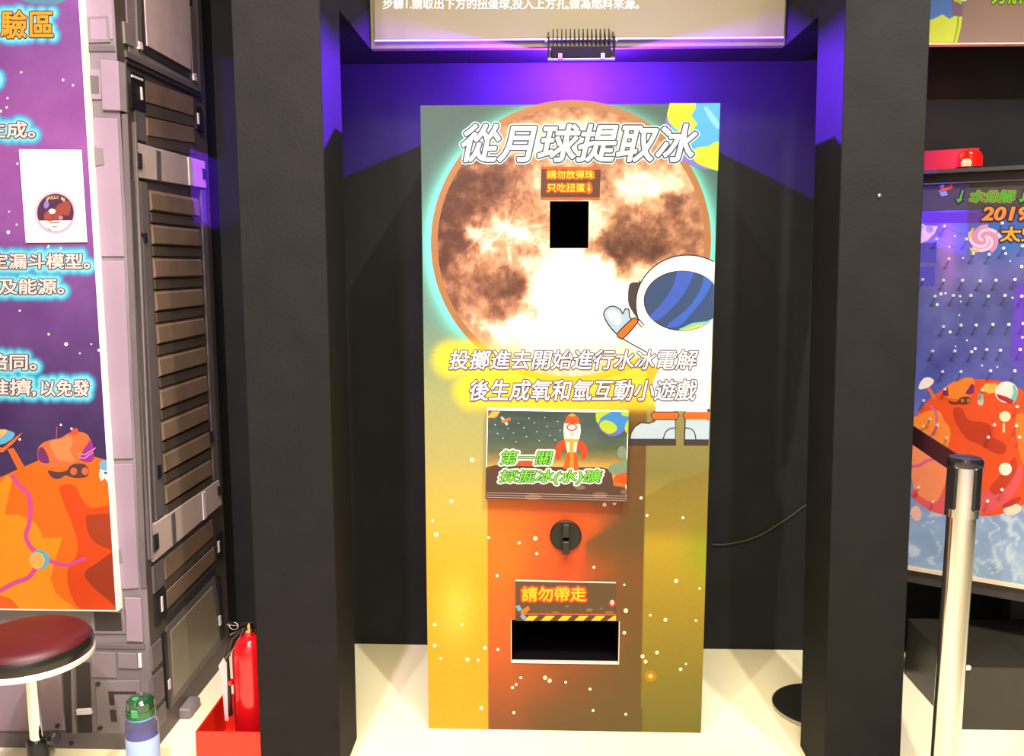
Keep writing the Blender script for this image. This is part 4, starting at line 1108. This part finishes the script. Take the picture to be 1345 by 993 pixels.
obj('inspection_tag', bm, mat('pink_card', (240, 178, 176), .6), ex)
obj('tag_string', tube(bmesh.new(), [(EX - .01, EY - .02, ez + .01), (EX - ER * .6, EY - .034, ez - .04), (EX - ER - .012, EY - .034, ez - .078)], .001, 5), CHROME, ex)

# ------------------------------------------------------------------ cable on the back wall
cp = catmull([(936, 715), (950, 715.5), (965, 713), (980, 710), (1000, 702), (1020, 690), (1040, 677), (1052, 668), (1066, 658), (1080, 640)], 4, False)
cb = base_obj('cable', tube(bmesh.new(), [hit(x, y, 1, YW - .006) for x, y in cp], .0028, 6), mat('black_rubber', (66, 66, 50), .25))
tag(cb, 'thin black cable sagging across the dark wall right of the moon cabinet', 'cable')

# ------------------------------------------------------------------ stanchions and belt
def stanchion(px, pz, base, r, label):
    x, y = base
    s = thing('stanchion', (x, y, 0), label, 'stanchion', 'belt stanchions by the right post')
    obj('base', lathe(bmesh.new(), (x, y, 0), [(0, 0), (r, 0), (r, .014), (r - .003, .017), (r - .012, .018), (.05, .026), (0, .026)], 56), mat('black_base', (44, 46, 40), .22, .3), s, True)
    obj('base_band', lathe(bmesh.new(), (x, y, 0), [(r + .0005, .001), (r + .002, .002), (r + .002, .013), (r + .0005, .014)], 56), STEEL, s, True)
    obj('pole', lathe(bmesh.new(), (x, y, 0), [(.034, .026), (.034, pz - .145)], 32), CHROME, s, True)
    obj('head', lathe(bmesh.new(), (x, y, 0), [(.034, pz - .150), (.0395, pz - .148), (.0395, pz - .020), (0, pz - .020)], 32), CHROME, s, True)
    obj('cap', lathe(bmesh.new(), (x, y, 0), [(.041, pz - .022), (.0425, pz - .018), (.0425, pz - .006), (.037, pz), (.030, pz - .002), (0, pz - .003)], 32), mat('black_gloss', (24, 23, 26), .12, coat=.6), s, True)
    for a in (205, 25, 115, 295):
        c, sn = math.cos(math.radians(a)), math.sin(math.radians(a)); Mx = Matrix.Translation((x + .037 * c, y + .037 * sn, 0)) @ Matrix.Rotation(math.radians(a), 4, 'Z')
        obj('belt_slot', B((-.006, -.013, pz - .128), (.006, .013, pz - .018), .004, Mx), BPLAST, s)
    return s


s1 = hit(1268, 603, 2, .97)
stanchion(None, .975, (s1.x, s1.y), .14, 'chrome stanchion with black cap in front of the pin board')
s2 = hit(1075, 931, 2, 0)
stanchion(None, 1.10, (s2.x, s2.y), .145, 'stanchion hidden behind the right post, only its dark round base showing')
A0 = Vector((s1.x + .014, s1.y + .041, .938)); A1 = Vector((s2.x + .044, s2.y - .006, 1.06))
bw = .026; nrm = Vector((0, 0, 1)); t3 = (A1 - A0).normalized(); sd = t3.cross(nrm).normalized() * .001
bm = bmesh.new(); n = 8; rows = []
for i in range(n + 1):
    c = A0.lerp(A1, i / n) - Vector((0, 0, .004 * math.sin(math.pi * i / n)))
    rows.append([bm.verts.new(c + nrm * bw + sd), bm.verts.new(c - nrm * bw + sd), bm.verts.new(c - nrm * bw - sd), bm.verts.new(c + nrm * bw - sd)])
for a, b in zip(rows, rows[1:]):
    for i in range(4): bm.faces.new((a[i], a[(i + 1) % 4], b[(i + 1) % 4], b[i]))
bm.faces.new(rows[0]); bm.faces.new(rows[-1][::-1])
tag(base_obj('barrier_belt', bm, mat('maroon_belt', (58, 18, 26), .6)), 'dark maroon barrier belt stretched from the chrome stanchion to behind the post', 'belt')

# ------------------------------------------------------------------ right bay: step box, pin board cabinet, beacon, sign
g0 = hit(1300, 959, 2, 0); g1 = hit(1187, 885, 2, 0)
BXL = 1.30
ztp = hit(1228, 847, 0, BXL).z
bkY = min(hit(1260, 807, 2, ztp).y, 3.0)
sb = base_obj('step_box', B((BXL, g0.y, 0), (2.3, bkY, ztp), .002), mat('black_step', (44, 40, 34), .35, var=.15, scale=6))
tag(sb, 'low black step box on the floor in front of the pin board', 'step'); WL[sb.name] = Vector(sb.location)
q = hit(1269, 876, 1, g0.y)
obj('latch', B((q.x - .012, q.y - .010, q.z - .008), (q.x + .012, q.y + .001, q.z + .007), .003), mat('white_plastic', (206, 202, 188), .4), sb)

bl = hit(1195, 743, 1, 2.95); br = hit(1345, 768, 2, bl.z)
ud = (br - bl); ud.z = 0; ud.normalize(); nb = Vector((ud.y, -ud.x, 0))
if nb.y > 0: nb = -nb
PB = Plane(bl, nb)
zbt, zt = bl.z, PB.at(1280, 275).z
zh = PB.at(1280, 240).z; zl = PB.at(1280, 222).z
left = bl - ud * .14; right = bl + ud * .62
ctr = (left + right) / 2
cab = thing('pin_board_cabinet', (ctr.x, ctr.y, 0), 'standing pin board game with a red planet and nails, at the right edge', 'pin board')
CABM = mat('cabinet_dark', (46, 40, 38), .45, var=.1)


def slab(name, z0, z1, d0, d1, m, parent, ends=(0, 0)):
    """a slab that follows the turned board front: d0 (front) to d1 (back) along -normal"""
    bm = bmesh.new(); a_, b_ = left - ud * ends[0], right + ud * ends[1]
    c = [a_ - nb * d0, b_ - nb * d0, b_ - nb * d1, a_ - nb * d1]
    lo = [bm.verts.new((p.x, p.y, z0)) for p in c]; hi = [bm.verts.new((p.x, p.y, z1)) for p in c]
    bm.faces.new(lo); bm.faces.new(hi[::-1])
    for i in range(4): bm.faces.new((lo[i], lo[(i + 1) % 4], hi[(i + 1) % 4], hi[i]))
    return obj(name, bm, m, parent)


slab('back_case', zbt - .06, zl - .014, .004, .06, CABM, cab)
slab('bottom_rail', zbt - .012, zbt, -.012, .004, mat('clear_edge', (196, 178, 150), .2), cab)
slab('lamp_ledge', zl - .012, zl, -.05, .10, CABM, cab)
slab('reflector_plate', zl, zl + .075, .085, .095, mat('ledge_back_red_glow', (120, 30, 26), .3), cab, (0, -.50))  # dark red puts the beacon's glow into the plate colour
for k, u_ in enumerate((.10, .60)):
    p_ = left + ud * u_ - nb * .035
    obj('leg', B((p_.x - .03, max(p_.y, bkY + .04) - .03, 0), (p_.x + .03, max(p_.y, bkY + .04) + .03, zbt - .058)), CABM, cab)


def bcol(x, y):
    c = stops(y, [(275, (96, 70, 170)), (320, (126, 108, 186)), (400, (92, 96, 160)), (480, (84, 88, 168)), (520, (86, 92, 176)), (640, (120, 140, 200)), (690, (150, 176, 214)), (770, (160, 188, 218))])
    n = fbm(x / 30, y / 30, 4, 31)
    c = c + ((n - .5) * 50)[:, None]
    c = mixc(c, (40, 110, 196), np.exp(-(((x - 1320) / 50) ** 2 + ((y - 310) / 30) ** 2)) * .9)
    c = mixc(c, (206, 130, 220), np.exp(-(((x - 1245) / 12) ** 2 + ((y - 330) / 55) ** 2)) * .6)
    c = mixc(c, (110, 60, 214), ss(1326, 1336, x + (y - 420) * .06) * ss(370, 380, y) * (1 - ss(455, 500, y)) * .9)
    wv = np.abs(fbm(x / 20 + n * 3, y / 30 + n * 2, 2, 77) - .5)
    c = mixc(c, (226, 238, 238), (1 - ss(.0, .07, wv)) * ss(655, 680, y) * .75)
    return c


us, vs = np.linspace(0, (right - left).length, 131), np.linspace(zbt, zt, 171)
P = np.array([[*(left + ud * u + nb * .0002).xy, z] for z in vs for u in us])
Fc = [(j * 131 + i, j * 131 + i + 1, (j + 1) * 131 + i + 1, (j + 1) * 131 + i) for j in range(170) for i in range(130)]
me = bpy.data.meshes.new('board_print'); me.from_pydata(P.tolist(), [], Fc); x, y = projn(P); paint(me, lin(np.clip(bcol(x, y), 0, 255)))
brd = link('board_print', me, PRINT, cab)
slab('header_board', zt, zh, -.0012, .004, mat('header_black', (44, 38, 32), .45), cab)
slab('header_edge', zh, zh + .004, -.008, .004, mat('header_trim', (110, 96, 84), .35), cab)
slab('upper_fascia', zh + .004, zl - .013, -.002, .004, mat('fascia_dark', (36, 30, 34), .45), cab)


def bp(name, pts, c, lift, smooth=0):
    if smooth: pts = catmull(pts, smooth)
    return PB.poly(name, pts, ink(*c), brd, lift)


def hp(name, pts, c, lift): return PB.poly(name, pts, ink(*c), cab, lift)


# header print
hp('satellite_print', [(1232, 252), (1238, 247), (1246, 245), (1250, 241), (1252, 247), (1244, 250), (1236, 252)], (238, 92, 34), .0060)
hp('satellite_wing_print', [(1234, 246), (1238, 240), (1241, 242), (1239, 248)], (120, 160, 200), .0056); hp('satellite_wing_print', [(1234, 253), (1243, 251), (1245, 256), (1237, 258)], (120, 160, 200), .0056)
HGL, HGR, HBK = ink(178, 158, 76), ink(84, 176, 48), ink(24, 26, 16)
PB.text('header_lettering', '水分解', (1274, 251, 1333, 265), [(.12, HGL), (.06, HBK), (.034, HGR)], cab, .0052, shear=.2)
for ax_ in (1260, 1342):
    PB.poly('arrow_halo', [(ax_ + 2, 248), (ax_ + 8, 248), (ax_ + 5, 262), (ax_ + 6, 264), (ax_ - 2, 269), (ax_ - 7, 261), (ax_ - 1, 260)], HBK, cab, .0056)
    PB.poly('arrow', [(ax_ + 3.5, 250), (ax_ + 6, 250), (ax_ + 3, 261), (ax_ + 4.5, 262.5), (ax_ - 1.5, 266.5), (ax_ - 4.5, 261.5), (ax_, 261)], HGR, cab, .0062)
PB.text('year_lettering', '2019', (1290, 272.5, 1352, 289), [(.12, ink(66, 34, 60)), (.035, ink(246, 146, 56))], brd, .0066, shear=.2)
PB.text('theme_lettering', '太空', (1314, 298, 1368, 317), [(.10, ink(60, 32, 62)), (.03, ink(255, 176, 36))], brd, .0066, shear=.1)
# board print
bp('purple_band_print', [(1212, 279), (1300, 279), (1290, 293), (1212, 293)], (98, 52, 150), .0012)
bp('saucer_print', [(1206, 296), (1232, 297), (1228, 306), (1218, 316), (1206, 321)], (226, 196, 232), .0014, 0)
bp('saucer_dome_print', ell(1221, 301, 5, 5), (166, 150, 214), .0018)
for r_ in ([(1206, 320), (1230, 318), (1230, 345), (1206, 345)], [(1206, 350), (1228, 350), (1228, 376), (1206, 376)]): bp('crate_print', r_, (88, 76, 190), .0012)
# galaxy swirl
bp('galaxy_print', ell(1293, 314, 19, 16), (206, 150, 196), .0018)
for k in range(5):
    sp = [(1293 + (2 + 17 * t) * math.cos(2 * math.pi * k / 5 + 3.2 * t), 314 + (2 + 14 * t) * math.sin(2 * math.pi * k / 5 + 3.2 * t)) for t in np.linspace(0, 1.15, 14)]
    PB.stroke('galaxy_arm_print', [sp], 4.2, ink(*((244, 206, 232), (226, 150, 190))[k % 2]), brd, .0022 + .0002 * k)
bp('galaxy_tip_print', [(1273, 316), (1272, 308), (1277, 300), (1280, 299), (1276, 308)], (250, 190, 90), .0034); bp('galaxy_tip_print', [(1273, 325), (1280, 328), (1287, 328), (1283, 332), (1276, 331)], (250, 190, 90), .0034)
# red planet
bp('planet_print', ell(1290, 588, 98, 90, n=60), (240, 82, 28), .0014)
bp('terrain_print', catmull([(1196, 556), (1206, 546), (1218, 540), (1234, 540), (1240, 552), (1248, 564), (1246, 584), (1230, 600), (1212, 614), (1197, 620)], 4), (250, 138, 52), .0018)
bp('terrain_print', [(1196, 585), (1215, 588), (1244, 604), (1240, 640), (1226, 660), (1200, 640)], (250, 142, 92), .0020, 3)
bp('terrain_print', [(1196, 650), (1214, 636), (1234, 640), (1250, 652), (1290, 648), (1320, 630), (1342, 610), (1338, 640), (1310, 668), (1276, 676), (1230, 674)], (232, 88, 92), .0020, 3)
bp('crater_print', [(1252, 538), (1258, 535), (1265, 538), (1269, 548), (1276, 553), (1290, 554), (1302, 560), (1302, 572), (1316, 580), (1322, 588), (1316, 597), (1300, 592), (1288, 584), (1272, 578), (1262, 566), (1254, 552)], (196, 56, 24), .0022, 3)
bp('crater_print', [(1300, 640), (1318, 620), (1332, 600), (1336, 616), (1322, 640), (1306, 650)], (206, 60, 30), .0022, 3)
bp('terrain_print', [(1334, 548), (1345, 542), (1357, 548), (1357, 620), (1344, 610), (1336, 580)], (248, 128, 40), .0024, 3)
PB.stroke('river_print', [catmull([(1222, 532), (1230, 545), (1229, 562), (1222, 574)], 4, False)], 3.5, ink(216, 104, 150), brd, .0026)
PB.stroke('river_print', [catmull([(1197, 613), (1208, 611), (1218, 605), (1232, 602)], 4, False)], 3.5, ink(216, 90, 150), brd, .0026)
bp('antenna_mast_print', [(1217, 509), (1221, 508), (1230, 522), (1226, 526)], (232, 110, 60), .0026)
bp('antenna_dome_print', [(1207, 511), (1209, 502), (1215, 496), (1222, 496), (1227, 501), (1219, 509)], (250, 232, 220), .0028, 3)
bp('rover_print', [(1239, 518), (1243, 508), (1252, 502), (1262, 498), (1270, 496), (1278, 497), (1280, 506), (1276, 518), (1268, 524), (1254, 524), (1244, 522)], (244, 132, 40), .0028, 3)
bp('rover_stripe_print', [(1268, 516), (1276, 504), (1280, 506), (1279, 516), (1272, 519)], (130, 40, 100), .0030); bp('rover_window_print', [(1239, 510), (1245, 509), (1246, 520), (1239, 520)], (130, 40, 80), .0030)
bp('rover_wheel_print', [(1245, 526), (1256, 528), (1262, 522), (1272, 521), (1275, 526), (1270, 531), (1260, 531), (1250, 531)], (104, 54, 40), .0032, 3)
for x in (1264, 1272): bp('rover_hub_print', ell(x, 526, 2.2, 2.4), (214, 110, 50), .0034)
bp('base_print', [(1288, 512), (1294, 504), (1308, 503), (1312, 514), (1300, 517)], (248, 184, 76), .0026)
bp('dome_print', ell(1322, 515, 15, 14), (236, 238, 226), .0028); bp('dome_shade_print', [(1330, 504), (1337, 514), (1333, 528), (1326, 528), (1331, 516)], (120, 190, 186), .0030, 2)
bp('dome_rim_print', [(1308, 517), (1322, 521), (1332, 526), (1328, 531), (1312, 524)], (190, 40, 50), .0032)
bp('figure_print', [(1284, 530), (1284, 523), (1287, 516), (1291, 518), (1292, 526), (1290, 533)], (206, 196, 170), .0030, 2); bp('figure_visor_print', ell(1287.5, 520, 3, 3), (150, 180, 176), .0034)
bp('lamp_post_print', [(1317, 556), (1320, 556), (1320, 568), (1317, 568)], (250, 214, 160), .0028); bp('lamp_globe_print', ell(1320, 547, 7.4, 7), (252, 236, 190), .0030)
bp('lamp_globe_print', ell(1320.5, 616, 8.4, 8.4), (255, 246, 220), .0030)
bp('parasol_print', [(1316, 664), (1328, 656), (1340, 652), (1342, 656), (1330, 664), (1318, 668)], (190, 50, 40), .0028); bp('shell_print', ell(1330, 669, 12, 7, -10), (250, 222, 190), .0026)
bp('fish_print', [(1197, 668), (1204, 664), (1210, 672), (1208, 682), (1202, 684), (1197, 676)], (246, 190, 170), .0026, 3)
dots(PB, 'star_print', [(1222, 290, 1.2), (1254, 310, 1.2), (1247, 324, 1.3), (1265, 339, 1.2), (1321, 333, 2), (1342, 350, 2.4), (1327, 343, 1.2), (1236, 386, 2.2), (1242, 385, 1.6), (1231, 400, 2), (1261, 389, 1.6), (1262, 396, 1.2), (1330, 391, 1.5), (1260, 414, 1.2), (1248, 436, 2), (1270, 447, 1.3), (1281, 458, 2), (1255, 455, 1.2), (1290, 480, 1.2), (1287, 505, 2), (1248, 565, 1.6), (1234, 619, 2.2), (1343, 443, 1.8), (1310, 482, 1.2)], ink(244, 244, 250), brd, .0012, 8)
# nails
HEADM = mat('nail_steel', (236, 232, 236), .22, .7)
bm = bmesh.new(); lathe(bm, (0, 0, 0), [(0, -.001), (.0018, -.001), (.0018, .026), (.0052, .0265), (.0052, .0285), (0, .029)], 8)
nail = bpy.data.meshes.new('nail'); bmesh.ops.recalc_face_normals(bm, faces=bm.faces); bm.to_mesh(nail); bm.free(); nail.materials.append(HEADM)
qn = Vector((0, 0, 1)).rotation_difference(nb)
PN = Plane(bl + nb * .027, nb)
for (x, y) in [(1212, 296), (1240, 297), (1316, 293), (1230, 314), (1269, 314), (1343, 323), (1246, 340), (1278, 333), (1299, 334), (1318, 326), (1212, 367), (1239, 368), (1264, 368), (1287, 369), (1308, 368), (1333, 367), (1228, 389), (1252, 388), (1275, 388), (1298, 389), (1320, 388), (1342, 389), (1239, 429), (1262, 427), (1282, 427), (1304, 426), (1325, 426), (1344, 425), (1225, 461), (1254, 461), (1276, 462), (1296, 459), (1314, 460), (1340, 459), (1238, 488), (1262, 488), (1301, 487), (1333, 487), (1241, 511), (1213, 526), (1221, 550), (1231, 558), (1212, 560), (1243, 575), (1306, 558), (1335, 559), (1298, 574), (1339, 574), (1336, 534), (1206, 640), (1225, 659), (1297, 658), (1316, 643), (1290, 512)]:
    o = bpy.data.objects.new('nail', nail); COL.objects.link(o); o.parent = cab; p_ = PN.at(x, y)
    o.location = p_ - nb * .027 - WL[cab.name]; o.rotation_mode = 'QUATERNION'; o.rotation_quaternion = qn

# red beacon on the ledge
p_ = PB.at(1273, 222, .01); BXc, BYc = p_.x, p_.y
bcn = thing('beacon_lamp', (BXc, BYc, zl), 'glowing red beacon lamp on the ledge above the pin board', 'beacon')
obj('base', lathe(bmesh.new(), (BXc, BYc, zl), [(0, 0), (.040, 0), (.040, .006), (0, .006)], 28), BPLAST, bcn, True)
rg = mat('red_beacon_glass', (255, 30, 20), .1, trans=.75, var=0, emit=.5)
obj('dome', lathe(bmesh.new(), (BXc, BYc, zl), [(.037, .006), (.037, .036), (.032, .050), (.018, .058), (0, .060)], 28), rg, bcn, True)
obj('bulb', lathe(bmesh.new(), (BXc - .008, BYc, zl), [(.0, .008), (.011, .009), (.013, .020), (.008, .029), (0, .031)], 16), mat('hot_bulb', (255, 214, 190), .4, emit=14), bcn, True)
lamp('beacon_glow', 'POINT', (BXc - .045, BYc - .01, zl + .05), None, 2.2, (1, .03, .02), .02)

# hanging sign over the right bay
qb = hit(1225, 57, 1, YS); XS0 = max(XR + .195, 1.002)
rsg = thing('bay_sign', (XS0 + .5, YS, qb.z), 'brown overhead sign with a lime crayon shape at the top right corner', 'sign')
obj('backboard', B((XS0, YS, qb.z), (XS0 + 1.1, YS + .03, 2.75)), mat('bay_sign_print', (128, 104, 90), .5, var=.12, scale=3), rsg)
obj('edge_strip', B((XS0, YS - .002, qb.z - .004), (XS0 + 1.1, YS + .03, qb.z)), mat('bay_sign_edge', (250, 220, 216), .3), rsg)
PR = Plane((0, YS, 0), (0, -1, 0))
PR.poly('sky_print', [(1205, -25), (1254, -25), (1256, 30), (1205, 30)], ink(96, 140, 222), rsg, .0008)
PR.poly('haze_print', [(1246, -25), (1266, -25), (1264, 24), (1252, 26)], ink(140, 112, 138), rsg, .0012)
PR.poly('crayon_print', [(1205, 30), (1226, 25), (1230, 23), (1238, 19), (1247, 25), (1253, 21), (1264, 22), (1262, 36), (1258, 52), (1257, 56), (1205, 57)], ink(234, 250, 84), rsg, .0016)
PR.poly('crayon_stripe_print', [(1257, 21), (1260, 22), (1259, 36), (1254, 56), (1251.5, 56), (1256, 36)], ink(176, 206, 30), rsg, .0020)
PR.poly('leaf_print', [(1252, -12), (1272, -14), (1264, 2), (1262, 6), (1258, 3), (1253, 2)], ink(196, 226, 60), rsg, .0020)
PR.poly('blossom_print', ell(1266, -4, 6, 6), ink(250, 246, 244), rsg, .0024)
PR.text('sign_lettering', '分解', (1303, -26, 1347, 5), [(.06, ink(60, 92, 20)), (.02, ink(176, 240, 50))], rsg, .0016, shear=.15)
